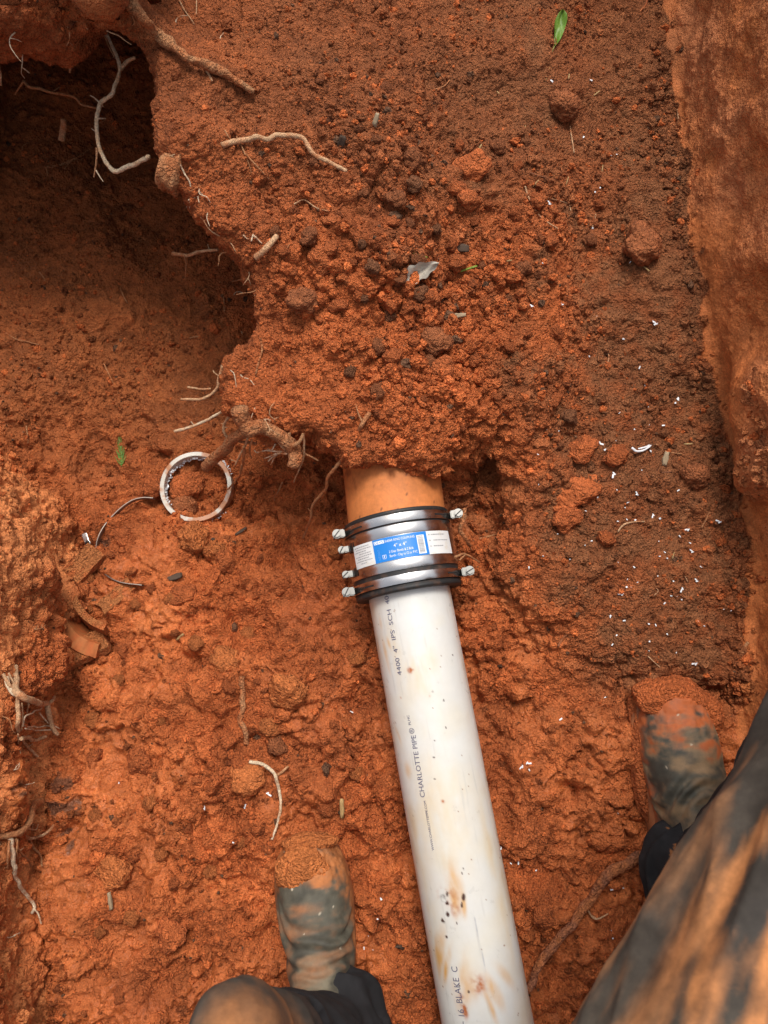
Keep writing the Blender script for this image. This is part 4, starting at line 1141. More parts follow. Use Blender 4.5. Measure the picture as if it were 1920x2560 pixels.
def box_at(c, ax, half, bevel=0.0):
    """box mesh: centre, three axes, half sizes"""
    bm = bmesh.new(); bmesh.ops.create_cube(bm, size=2)
    if bevel:
        for v in bm.verts: v.co = Vector((v.co.x * half[0], v.co.y * half[1], v.co.z * half[2]))
        bmesh.ops.bevel(bm, geom=bm.edges[:], offset=bevel, segments=2, affect='EDGES')
        sc = (1, 1, 1)
    else: sc = half
    me = bpy.data.meshes.new('box')
    M = Matrix([[ax[j][i] * sc[j] for j in range(3)] + [c[i]] for i in range(3)] + [[0, 0, 0, 1]])
    bm.transform(M); bm.to_mesh(me); bm.free()
    return me

def disc_at(c, axis, r, h, n=24, bevel=0.0):
    bm = bmesh.new(); bmesh.ops.create_cone(bm, cap_ends=True, segments=n, radius1=r, radius2=r, depth=h)
    if bevel:
        top = [e for e in bm.edges if all(v.co.z > 0 for v in e.verts)]
        bmesh.ops.bevel(bm, geom=top, offset=bevel, segments=2, affect='EDGES')
    bm.transform(Matrix.Translation(c) @ Vector(axis).to_track_quat('Z', 'Y').to_matrix().to_4x4())
    me = bpy.data.meshes.new('disc'); bm.to_mesh(me); bm.free()
    return me

def coupling():
    T = thing('pipe_coupling', 'stainless steel shear ring coupling with blue label joining clay and plastic pipes', 'pipe coupling', (A0.x, A0.y, 0))
    v, f = lathe([(.054, .060), (.054, .0735), (.0525, .0745), (.049, .0745), (.0485, .0740), (.030, .0740), (-.030, .0740), (-.0485, .0740), (-.049, .0745), (-.052, .0745), (-.0535, .0735), (-.0535, .0585)], 128)
    put(T, np_mesh('rubber_sleeve', v, f), 'rubber_sleeve', M_RUBBER)
    v, f = lathe([(.0335, .0738), (.0335, .0754), (-.0265, .0754), (-.0265, .0738)], 160)
    put(T, np_mesh('shear_ring', v, f, False), 'shear_ring', M_STEEL)
    def band(name, s0, s1, r):
        v, f = lathe([(s0, r - .002), (s0, r - .0002), (s0 - .0004 * np.sign(s0 - s1), r), (s1 + .0004 * np.sign(s0 - s1), r), (s1, r - .0002), (s1, r - .002)], 160)
        me = np_mesh(name, v, f); me.set_sharp_from_angle(angle=R(30))
        return put(T, me, name, M_STEEL)
    bands = [band('gear_band', .0478, .0360, .0768), band('bolt_band', .0330, .0195, .0766), band('bolt_band', -.0135, -.0262, .0766), band('gear_band', -.0330, -.0450, .0768)]
    def slot(b, sc, t0, t1):
        v, f = rect_patch(sc - .0012, sc + .0012, R(t0), R(t1), .07705, 2, 10)
        me = np_mesh('slot', v, f); me.transform(Matrix.Translation(-T.location)); obj('slot', me, M_DARK, b)
        v, f = rect_patch(sc - .0008, sc + .0010, R(t0 + 3), R(t0 + 12), .0776, 2, 6)
        if t0 < 0:
            me = np_mesh('tongue', v, f); me.transform(Matrix.Translation(-T.location)); obj('tongue', me, M_ZINC, b)
    slot(bands[0], .0415, -66, -40); slot(bands[0], .0415, 41, 60); slot(bands[3], -.0395, -62, -38); slot(bands[3], -.0395, 44, 68)
    def screw(sc, side, big, z, off, name):
        c = A0 + AX * sc + RT * (side * off) + UP * z
        k = 0.9 if big else 0.68
        h = disc_at(c, (0.0, 0.0, 1), .0072 * k, .007 * k, 24 if not big else 24, .0012 * k)
        hd = put(T, h, 'screw_head', M_ZINC)
        ang = random.uniform(0.2, 1.2)
        sl = box_at(c + UP * (.0036 * k), (Vector((math.cos(ang), math.sin(ang), 0)), Vector((-math.sin(ang), math.cos(ang), 0)), UP), (.0062 * k, .0007, .0004))
        sl.transform(Matrix.Translation(-T.location)); obj('screw_slot', sl, M_DARK, hd)
        if big:
            hx = disc_at(c + UP * .0035, (0, 0, 1), .0052, .003, 6); hx.transform(Matrix.Translation(-T.location)); obj('hex_head', hx, M_ZINC, hd)
            sl.transform(Matrix.Translation((0, 0, .0016)))
        put(T, disc_at(c - UP * .014 * k, (0, 0, 1), .0042 * k, .024 * k, 16), 'screw_shank', M_ZINC)
        hc = A0 + AX * sc + RT * (side * (off - .0065)) + UP * (z - .007)
        put(T, box_at(hc, (AX, RT, UP), (.0062 * k, .0042, .009 * k), .0012), 'screw_housing', M_ZINC)
        # a wing of the clamp housing folded down beside the screw
        put(T, box_at(A0 + AX * (sc - .004 * k) + RT * (side * (off + .0058 * k)) + UP * (z - .012), (AX, RT, UP), (.0015, .0008, .009 * k), .0004), 'housing_wing', M_ZINC)
    screw(.0415, -1, True, .034, .0845, 'screw'); screw(.0415, 1, True, .032, .0850, 'screw')
    screw(-.0395, -1, True, .034, .0845, 'screw'); screw(-.0395, 1, True, .032, .0850, 'screw')
    for sc in (.0195, -.0150):
        screw(sc, -1, False, .030, .0820, 'bolt')
        v, f = rect_patch(sc - .0062, sc + .0062, R(-80), R(-58), .0776, 4, 12)
        put(T, np_mesh('bolt_strap', v, f), 'bolt_strap', M_STEEL)
        for t in (-60, -62, -64):
            v, f = rect_patch(sc - .0056, sc + .0056, R(t - .5), R(t + .5), .0780, 3, 3)
            put(T, np_mesh('strap_rib', v, f), 'strap_rib', M_ZINC)
    # sticker
    S0, S1 = -.0126, .0186
    v, f = rect_patch(S0, S1, R(-60), R(60), .0760, 8, 90)
    lab = put(T, np_mesh('label', v, f), 'label', M_PAPER)
    lab['label'] = 'printed blue and white sticker'
    def lp(name, s0, s1, t0, t1, mat, r=.07635):
        v, f = rect_patch(s0, s1, R(t0), R(t1), r, 2, max(2, int((t1 - t0) * 1.5)))
        me = np_mesh(name, v, f); me.transform(Matrix.Translation(-T.location)); return obj(name, me, mat, lab)
    lp('blue_panel', S0, S1, -31, 25.5, M_BLUE)
    def txt(t, s, t0, t1, h, mat, r=.0766, vert=False):
        V, Fc = text_flat(t)
        x = V[:, 0] / V[:, 0].max(); y = V[:, 1] / 0.72
        if vert: ss = s + (x) * (t1); th = R(t0) - (y - .5) * h / .0766
        else: ss = s + (y - .5) * h; th = R(t0) + x * R(t1 - t0)
        me = np_mesh('printed_text', cyl(ss, th, r), Fc, False); me.transform(Matrix.Translation(-T.location)); obj('printed_text', me, mat, lab)
    lp('logo_panel', .0118, .0162, -29.5, -18.5, M_WHITE, .0765)
    txt('DE', .0140, -28.8, -24.2, .0032, M_BLUE); txt('<', .0140, -23.8, -21.6, .0036, M_BLUE); txt('S', .0140, -21.2, -19.2, .0032, M_BLUE)
    txt('SHEAR RING COUPLING', .0138, -17.6, 12.5, .0032, M_WHITE)
    txt('4" x 4"', .0062, -9.5, 3.5, .0044, M_WHITE)
    txt('2 Gear Bands & 2 Bolt', -.0010, -15, 9.5, .0034, M_WHITE)
    txt('Bands - Clay to CI or PVC', -.0066, -15, 13, .0034, M_WHITE)
    for k in range(9):
        lp('print_mark', -.0095 + k * .0016, -.0095 + k * .0016 + .0009, -26.5, -25.2, M_WHITE)
    V, Fc = lathe([(0, .0001)], 3)
    # certification shield outline, then the bar code
    for a, b, c, d in ((-.0085, -.0037, -22.4, -22.0), (-.0085, -.0037, -18.9, -18.5), (-.0041, -.0037, -22.4, -18.5), (-.0090, -.0085, -21.8, -19.1), (-.0075, -.0045, -20.9, -20.1)):
        lp('print_mark', a, b, c, d, M_WHITE, .0765)
    lp('bar_code', -.0105, .0145, 14.5, 22.5, M_WHITE, .0765)
    s = -.0092
    rb = random.Random(3)
    while s < .0132:
        w = rb.choice((.0003, .0005, .0008))
        lp('bar', s, s + w, 15.2, 21.2, M_GREY, .07665); s += w + rb.choice((.0003, .0005))
    # lines of small print too fine to read
    for k, (a, b) in enumerate(((-57, -36), (-55, -34), (-57, -40), (-51, -35), (-57, -34), (-54, -38), (-57, -34), (-50, -42))):
        s = .0145 - k * .0032
        t = a
        while t < b:
            w = rb.uniform(1.2, 3.4); lp('print_mark', s, s + .0010, t, min(t + w, b), M_GREY); t += w + .6
    for k, (a, b) in enumerate(((31, 50), (33, 54), (32, 45))):
        s = .0125 - k * .0078
        V = cyl(np.array([s, s + .0022, s + .0011]), R(np.array([28.0, 28.0, 29.6]) if False else 28.0) + np.array([0, 0, .03]), .0765)
        me = np_mesh('print_mark', V, np.array([[0, 2, 1]])); me.transform(Matrix.Translation(-T.location)); obj('print_mark', me, M_GREY, lab)
        t = a
        while t < b:
            w = rb.uniform(1.2, 3.4); lp('print_mark', s + .0006, s + .0017, t, min(t + w, b), M_GREY); t += w + .6
coupling()
# ------------------------------------------------------------------ cut plastic ring with its saw shavings
def chip_mesh(n, r, seed, curl=False):
    g = random.Random(seed); V = []; Fc = []
    for k in range(n):
        a = g.uniform(0, 6.28); w = r * g.uniform(.25, .5); l = r * g.uniform(.5, 1.2); h = r * .25
        c = Vector((g.uniform(-r, r) * .7, g.uniform(-r, r) * .7, 0)) if n > 1 else Vector((0, 0, 0))
        o = len(V)
        for z in (0, 1):
            for x, y in ((-1, -1), (1, -1), (1, 1), (-1, 1)):
                j = g.uniform(.7, 1.3)
                V.append(c + Vector((math.cos(a) * x * l * j - math.sin(a) * y * w, math.sin(a) * x * l * j + math.cos(a) * y * w, z * h + x * y * h * .4)))
        for q in ((3, 2, 1, 0), (4, 5, 6, 7), (0, 1, 5, 4), (1, 2, 6, 5), (2, 3, 7, 6), (3, 0, 4, 7)):
            Fc.append([i + o for i in q])
    me = np_mesh('plastic_shaving', [tuple(v) for v in V], Fc, False); me.materials.append(M_CHIP)
    return me

def ring():
    ro, ri, hh, n = 0.0572, 0.0505, 0.019, 120
    cpx = (489, 1216)
    zs = []
    for k in range(24):
        a = k * math.pi / 12
        p = hit(cpx[0] + 80 * math.cos(a), cpx[1] + 80 * math.sin(a)); zs.append(p.z)
    zb = float(np.percentile(zs, 80)) - 0.001
    c = W(cpx[0], cpx[1], zb + hh)
    c = Vector((c.x, c.y, zb))
    T = thing('pipe_offcut', 'muddy white plastic ring sawn off a pipe lying on the floor', 'pipe ring', c)
    prof = [(ri, 0), (ro, 0), (ro, hh), (ro - .0005, hh + .0004), (ri + .0005, hh + .0004), (ri, hh), (ri, 0)]
    V = []
    for k in range(n):
        a = 2 * math.pi * k / n
        for r, z in prof: V.append((r * math.cos(a), r * math.sin(a), z + (0.0012 * math.sin(3 * a + 1) if z > 0 else 0)))
    V = np.array(V); m = len(prof)
    i = np.arange(n)[:, None]; j = np.arange(m - 1)[None]; i2 = (i + 1) % n
    Fc = np.stack([i * m + j, i2 * m + j, i2 * m + j + 1, i * m + j + 1], 2).reshape(-1, 4)
    me = np_mesh('ring', V, Fc, False)
    ang = np.arctan2(V[:, 1], V[:, 0])
    nn = fbm(V, 0.018, 4, 71)
    mud = np.clip(0.50 + 0.35 * np.cos(ang + 0.6) + 2.0 * nn, 0, 1) * 0.85
    inner = (np.hypot(V[:, 0], V[:, 1]) < ri + .0003) & (V[:, 2] < hh + .0002)
    mud = np.where(inner, np.clip(0.3 * nn, 0, 1), mud)
    mud = sstep(.25, .6, mud)
    C = np.array([0.56, 0.51, 0.43]) * (1 - mud[:, None]) + np.array([0.42, 0.17, 0.065]) * mud[:, None]
    set_col(me, C)
    o = obj('ring', me, M_PVC, T)
    # fringe of shavings clinging inside the upper left of the cut edge
    for a0 in np.linspace(R(75), R(215), 40):
        cm = chip_mesh(2, 0.0020, int(a0 * 1000))
        f = obj('saw_fringe', cm, None, T); rr = ri - random.uniform(0.0, 0.003)
        f.location = (rr * math.cos(a0), rr * math.sin(a0), hh * random.uniform(.15, .75)); f.rotation_euler = (random.uniform(-1, 1), random.uniform(-1, 1), a0)
    for a0 in np.linspace(R(285), R(325), 10).tolist() + np.linspace(R(25), R(50), 7).tolist():
        f = obj('saw_fringe', chip_mesh(2, 0.0022, int(a0 * 3000)), None, T); rr = ro + random.uniform(0.001, 0.004)
        f.location = (rr * math.cos(a0), rr * math.sin(a0), 0.005); f.rotation_euler = (random.uniform(-1, 1), random.uniform(-1, 1), a0)
ring()

# loose hose clamp standing on edge
def clamp():
    px = [(372, 1237), (345, 1236), (318, 1243), (290, 1262), (262, 1290), (243, 1318), (232, 1345), (228, 1370), (234, 1400), (252, 1424), (282, 1447), (315, 1459), (362, 1465)]
    pts = [W(u, v, -0.028) for u, v in px]
    zz = [hit(u, v).z for u, v in px]
    C = spline(pts, 0.003)
    zl = np.interp(np.linspace(0, 1, len(C)), np.linspace(0, 1, len(zz)), zz)
    zl = np.maximum(zl, np.median(zz) - 0.004)
    C[:, 2] = np.convolve(np.pad(zl, 6, 'edge'), np.ones(13) / 13, 'valid') + 0.001
    T = thing('hose_clamp', 'thin steel hose clamp band sprung open on the floor left of the ring', 'hose clamp', C[len(C) // 2])
    Tn = np.gradient(C, axis=0); Tn /= np.linalg.norm(Tn, axis=1)[:, None]
    S = np.cross(Tn, [0, 0, 1]); S /= np.linalg.norm(S, axis=1)[:, None]
    V = np.stack([C - S * .0006, C + S * .0006, C + S * .0006 + [0, 0, .011], C - S * .0006 + [0, 0, .011]], 1).reshape(-1, 3)
    put(T, np_mesh('band', V, grid_faces(len(C), 4, True), False), 'band', M_OLDSTEEL)
    p = W(219, 1349, C[len(C) // 2][2] + .008)
    put(T, box_at(p, (Vector((.9, .4, 0)).normalized(), Vector((-.4, .9, 0)).normalized(), UP), (.004, .010, .007), .001), 'screw_housing', M_STEEL)
    q = W(219, 1357, C[len(C) // 2][2] + .014)
    put(T, disc_at(q, (0.3, -0.6, 1), .0042, .006, 6), 'screw_head', M_ZINC)
clamp()

# broken terracotta
def sherd(label, u, v, heading, tilt, roll, rad, thick, a0, a1, length, lift=0.0, rim=0.0, muddy=True):
    p = hit(u, v, lift)
    na, nl = 28, 14
    aa = np.linspace(R(a0), R(a1), na); ll = np.linspace(0, length, nl)
    V = []
    g = np.random.default_rng(int(u))
    ja = fbm(np.stack([aa * rad, 0 * aa, 0 * aa], 1), 0.02, 3, int(u)) * 0.012
    for side, rr in ((0, rad), (1, rad - thick)):
        A, L = np.meshgrid(aa, ll, indexing='ij')
        L = L * (1 + (ja[:, None] / length) * 0.5)
        A = A + 0.03 * fbm(np.stack([L.ravel(), 0 * L.ravel() + side, L.ravel()], 1), 0.02, 2, 9).reshape(L.shape)
        rq = rr + (rim * (L > length * .72) if side == 0 else 0)
        V.append(np.stack([rq * np.cos(A), rq * np.sin(A), L], 2).reshape(-1, 3))
    Vv = np.concatenate(V)
    f1 = grid_faces(na, nl); f2 = grid_faces(na, nl)[:, ::-1] + na * nl
    idx = np.arange(na * nl).reshape(na, nl)
    loop = np.concatenate([idx[:, 0], idx[-1, 1:], idx[-2::-1, -1], idx[0, -2:0:-1]])
    l2 = np.roll(loop, -1)
    f3 = np.stack([loop, loop + na * nl, l2 + na * nl, l2], 1)
    Vv = Vv - Vv.mean(0)
    Vv = Vv * (1 + 0.07 * fbm(Vv, .014, 3, 31))[:, None]
    me = np_mesh('pipe_sherd', Vv, np.concatenate([f1, f2, f3[:, ::-1]])); me.set_sharp_from_angle(angle=R(40))
    n = fbm(Vv, 0.02, 4, 3); n2 = fbm(Vv, 0.006, 3, 4)
    C = np.array([0.46, 0.160, 0.052])[None] * (1 + 0.25 * n)[:, None]
    C = np.where((n2 + 0.9 * n > 0.05)[:, None], np.array([0.42, 0.115, 0.034]) * (1 + .6 * n2)[:, None], C)
    set_col(me, np.concatenate([C, np.zeros((len(C), 1))], 1))
    o = obj('pipe_sherd', me, M_SOIL if muddy else M_CLAY); o.location = p
    o.rotation_euler = (R(tilt), R(roll), R(heading))
    tag(o, label, 'pipe sherd')
sherd('curved terracotta rim sherd standing on edge by the left wall', 186, 1560, 0, 8, -6, 0.098, 0.018, 178, 258, 0.040, 0.004, 0.003, False)
sherd('inner terracotta sherd curving just inside the larger rim sherd', 212, 1528, 0, -14, 10, 0.084, 0.010, 184, 252, 0.036, 0.006)
sherd('broken terracotta pipe wall strip slanting up from the rim sherds', 182, 1440, -39, 80, 16, 0.075, 0.014, 257, 285, 0.105, 0.000)
sherd('small terracotta splinter tilted out of the floor right of the rim sherd', 292, 1492, -42, 70, 0, 0.06, 0.012, 258, 284, 0.060, -0.002)
sherd('terracotta slab half buried below the rim sherd', 185, 1635, -62, 84, -8, 0.085, 0.014, 258, 284, 0.100, -0.008)

# ------------------------------------------------------------------ small plants and litter
def leaf_mesh(name, length, width, col, col2, fold=0.3, bend=0.4, seed=0, lobes=0.0, holes=False):
    nl, nw = 26, 9
    V = []; C = []
    g = np.random.default_rng(seed)
    for i in range(nl):
        t = i / (nl - 1)
        w = width * (math.sin(math.pi * t ** 0.75) ** 0.8 if 0 < t < 1 else 0.02) * (1 + lobes * math.sin(t * 23 + seed) * (0 < t < 1))
        for j in range(nw):
            q = j / (nw - 1) * 2 - 1
            z = abs(q) * w * fold + bend * length * (t - .5) ** 2 + 0.002 * math.sin(9 * t + 4 * q + seed)
            V.append((q * w, (t - .5) * length, z))
            k = min(1, abs(q) < .12) * .35 + 0.3 * math.sin(t * 40 + abs(q) * 9) ** 8
            C.append(np.array(col) * (1 - k) + np.array(col2) * k)
    V = np.array(V); top = V + [0, 0, .0004]
    f = grid_faces(nl, nw)
    me = np_mesh(name, np.concatenate([V, top]), np.concatenate([f[:, ::-1], f + len(V)]))
    C = np.array(C); C = C * (1 + 0.3 * fbm(V, 0.008, 3, seed))[:, None]
    set_col(me, np.concatenate([C, C]).clip(0.01, 0.9)); me.materials.append(M_LEAF)
    return me

def place(o, u, v, rz, lift=0.002, flat=True):
    p, n = hit_n(u, v)
    o.location = p + n * lift
    q = n.to_track_quat('Z', 'Y') if flat else Vector((0, 0, 1)).to_track_quat('Z', 'Y')
    e = Vector((math.sin(rz), math.cos(rz), 0)); e = (e - n * e.dot(n)).normalized()
    x = e.cross(n).normalized()
    M = Matrix((x, e, n)).transposed().to_4x4(); M.translation = o.location
    o.matrix_world = M

T = thing('leaf', 'folded bright green leaf lying at the far top of the slope', 'leaf')
place(T, 1388, 85, R(192), 0.006)
obj('blade', leaf_mesh('blade', 0.058, 0.0085, (0.10, 0.19, 0.02), (0.24, 0.34, 0.07), 0.9, 0.4, 4), None, T)
st = tube_mesh('stalk', [tube([(0, .026, .004), (.002, .042, .003), (-.001, .060, .001), (0.001, .082, .001)], .0013, .0007, 6, seed=4)], (0.35, 0.30, 0.10)); obj('stalk', st, M_ROOT, T)

T = thing('leaf', 'torn pale grey dead leaf with a yellow tip on the mound', 'leaf')
place(T, 1058, 672, R(62), 0.009)
obj('blade', leaf_mesh('blade', 0.056, 0.011, (0.50, 0.45, 0.36), (0.34, 0.27, 0.20), 0.55, 0.5, 7, 0.14), None, T)
tip = obj('tip', leaf_mesh('tip', 0.022, 0.005, (0.42, 0.42, 0.08), (0.55, 0.5, 0.2), 0.5, 0.5, 9), None, T); tip.location = (-.006, -.028, .004); tip.rotation_euler = (0, .3, .5)

def sprig():
    T = thing('conifer_sprig', 'small green feathery sprig lying on the brown slope left of the ring', 'sprig')
    place(T, 302, 1130, R(-8), 0.004)
    obj('stem', tube_mesh('stem', [tube([(0, -.028, 0), (.001, 0, .001), (-.002, .032, .002)], .0010, .0004, 6, seed=2)], (0.16, 0.20, 0.04)), M_LEAF, T)
    leaf = tube([(0, 0, 0), (.0035, .006, .001), (.006, .014, .002)], .0009, .0003, 5, seed=3, wob=0)
    lm = tube_mesh('needle', [leaf], (0.11, 0.22, 0.03)); lm.materials.append(M_LEAF)
    for k in range(26):
        o = obj('needle', lm, None, T); t = k // 2 / 12.0
        o.location = (0, -.026 + t * .05, .001); s = 1.15 - .75 * t
        o.scale = ((1 if k % 2 else -1) * s, s, s); o.rotation_euler = (random.uniform(-.2, .2), random.uniform(-.3, .3), random.uniform(-.12, .12))
sprig()

def bit(name, label, cat, u, v, rz, size, mat, lift=0.002, group=None):
    bm = bmesh.new(); bmesh.ops.create_cube(bm, size=1); bmesh.ops.subdivide_edges(bm, edges=bm.edges[:], cuts=3, use_grid_fill=True)
    for w in bm.verts:
        j = random.uniform(.72, 1.2)
        w.co = Vector((w.co.x * size[0] * .75 * j * (1.15 - abs(w.co.y) * .7), w.co.y * size[1] * random.uniform(.9, 1.05), w.co.z * size[2] * random.uniform(.6, 1.3) + size[2] * .8 * math.sin(w.co.y * 3)))
    me = bpy.data.meshes.new(name); bm.to_mesh(me); bm.free()
    for p in me.polygons: p.use_smooth = True
    o = obj(name, me, mat); place(o, u, v, rz, lift)
    return tag(o, label, cat, group)

M_STRAW, _t, _b = principled('dry_straw', (0.42, 0.27, 0.11), 0.8)
M_GREEN, _t, _b = principled('green_stem', (0.22, 0.30, 0.03), 0.5)
M_STONE, _t, _b = principled('pale_stone', (0.34, 0.25, 0.15), 0.8)
bit('charcoal_chip', 'flat black chip on the floor between the hose clamp and the coupling', 'chip', 432, 1447, R(65), (.011, .019, .006), M_CHAR, .005)
bit('charcoal_chip', 'grey-black chip on the floor below the white ring', 'chip', 533, 1350, R(20), (.008, .012, .005), M_CHAR, .004)
bit('bark_strip', 'dark narrow bark strip on the floor right of the white ring', 'bark', 602, 1330, R(55), (.005, .02, .004), M_CHAR, .003)
bit('dead_leaf_scrap', 'dark brown leaf scrap on the mound above the torn pale leaf', 'leaf scrap', 1150, 622, R(95), (.012, .018, .003), M_CHAR, .006)
bit('wood_chip', 'pale grey wood chip on the mound right below the torn pale leaf', 'wood chip', 1138, 790, R(85), (.007, .024, .004), M_STONE, .006)
bit('wood_chip', 'pale wood sliver standing on the floor left of the white pipe', 'wood chip', 861, 2020, R(8), (.006, .026, .004), M_STRAW, .006)
bit('wood_chip', 'dark wood sliver low on the trench floor left of the left boot', 'wood chip', 270, 2255, R(-22), (.006, .022, .004), M_STONE, .005)
bit('wood_chip', 'cream splinter on the wet floor below the clay sherds', 'wood chip', 450, 1588, R(35), (.004, .016, .003), M_STRAW, .005)
bit('stone', 'small pale flat stone on the dark soil near the right wall', 'stone', 1660, 1152, R(10), (.010, .016, .006), M_STONE, .005)
bit('stone', 'small pale stone on the far slope above the loose crumbs', 'stone', 940, 308, R(30), (.008, .011, .006), M_STONE, .005)
bit('stone', 'round dark stone on the far slope left of the pale stone', 'stone', 852, 362, R(0), (.012, .012, .008), M_CHAR, .004)
bit('stone', 'dark pebble on the floor just left of the white pipe near the bottom', 'stone', 1003, 2365, R(0), (.010, .009, .007), M_CHAR, .004)
bit('green_stem', 'bright green curved stem bit right of the torn pale leaf', 'stem', 1168, 676, R(75), (.003, .026, .003), M_GREEN, .006)
bit('green_stem', 'short yellow-green stem bit above left of the torn pale leaf', 'stem', 1050, 642, R(110), (.003, .018, .003), M_GREEN, .006)
for u, v, a, lab in ((1198, 372, 30, 'yellow straw flake in the crumbs at the top of the mound'), (1490, 235, 50, 'pale straw flake near the foot of the far right wall'), (1270, 652, 80, 'yellow leaf fragment on the slope right of the torn leaf'), (1505, 425, 10, 'pale flake on the far dark slope'),
                     (1338, 460, 40, 'small yellow flake beside the long curved yellow root'), (1415, 455, 15, 'narrow yellow flake right of the long curved root'), (1615, 675, 150, 'yellow green straw below the big dark clod'), (1680, 1390, 20, 'cream leaf flake among the white shavings'), (1718, 1112, 90, 'pale flake right of the white curled shaving'),
                     (1310, 325, 0, 'tiny flake in the middle of the far slope'), (1420, 195, 5, 'short straw flake below the green leaf'), (1245, 235, 150, 'thin straw flake on the far slope')):
    bit('straw_flake', lab, 'straw', u, v, R(a), (random.uniform(.0012, .003), random.uniform(.006, .014), .0012), M_STRAW, .003)

# the big curled shaving and the many small ones
def curl():
    p = hit(1603, 1125, .006)
    pts = [hit(u, v, .006 + .003 * (i % 2)) for i, (u, v) in enumerate(((1580, 1120), (1592, 1128), (1606, 1126), (1622, 1118), (1628, 1112), (1612, 1118), (1596, 1122)))]
    me = tube_mesh('curled_shaving', [tube(pts, .0018, .0012, 6, seed=6)], (0.80, 0.80, 0.80)); me.transform(Matrix.Translation(-p))
    o = obj('curled_shaving', me, M_CHIP); o.location = p
    tag(o, 'long curled white plastic shaving on the dark soil near the right wall', 'shaving')
curl()
CH = [chip_mesh(n, r, s) for n, r, s in ((1, .0015, 1), (1, .0019, 2), (2, .0015, 3), (1, .0012, 4), (2, .0020, 5))]
sh = []
def shaving(u, v, s=1.0):
    o = obj('plastic_shaving', random.choice(CH)); place(o, u, v, random.uniform(0, 6.28), .0018)
    o.scale = (s, s, s)
    sh.append(o)
for u, v in ((1500, 1110), (1510, 1120), (1588, 1072), (1620, 1125), (1655, 1068), (1340, 1135), (1535, 1190), (1490, 1245), (1465, 1275), (1395, 1076), (1548, 1300), (1590, 1298), (1632, 1290), (1645, 1292), (1645, 1440), (1700, 1470), (1660, 1505), (1532, 1615), (1515, 1745), (1405, 1795), (1545, 1035), (1560, 850), (1490, 790), (1400, 765), (1330, 765),
             (1380, 205), (1390, 250), (1460, 345), (1525, 390), (1480, 200), (1500, 470), (1540, 390), (1480, 570), (1370, 510), (1490, 480), (1510, 920), (1470, 890), (1600, 915), (1640, 805), (1690, 1000), (1688, 1010), (1610, 960), (1355, 655), (1296, 675), (1610, 580), (1575, 660),
             (1305, 1920), (1322, 1912), (1323, 1925), (1545, 2035), (1530, 2225), (1553, 2222), (1535, 2340), (1340, 2175), (1532, 2325), (1378, 2395), (1300, 2150), (1280, 2155), (1248, 2125), (873, 1780), (590, 1955), (610, 2020), (580, 2102), (508, 2025), (945, 2300), (935, 2380), (918, 2340), (912, 2370), (955, 2250), (605, 1985), (670, 1985), (297, 1955)):
    shaving(u + random.uniform(-4, 4), v + random.uniform(-4, 4), random.uniform(.8, 1.5))
for k in range(45):
    u, v = random.gauss(1640, 80), random.gauss(1470, 130)
    if u < 1830 - (1500 - v) * .1 and v < 1720: shaving(u, v, random.uniform(.55, 1.2))
for k in range(18):
    u, v = random.uniform(1300, 1680), random.uniform(950, 1450)
    shaving(u, v, random.uniform(.5, 1.0))
for o in sh: tag(o, 'tiny white plastic saw shaving lying on the soil', 'shaving', 'white saw shavings on the soil')

# ------------------------------------------------------------------ the person: muddy boots and trousers
def cap(Pg, a, b, ra, rb):
    a = np.array(a); b = np.array(b); ab = b - a
    t = np.clip(((Pg - a) @ ab) / (ab @ ab), 0, 1)
    return np.linalg.norm(Pg - a - t[..., None] * ab, axis=-1) - (ra + (rb - ra) * t)

def grid3(lo, hi, h):
    ax = [np.arange(lo[i], hi[i], h) for i in range(3)]
    return np.stack(np.meshgrid(*ax, indexing='ij'), -1)

PERSON = thing('person', 'crouching person in muddy black trousers and rubber boots astride the pipe', 'person', (0.12, -0.5, 0.0))

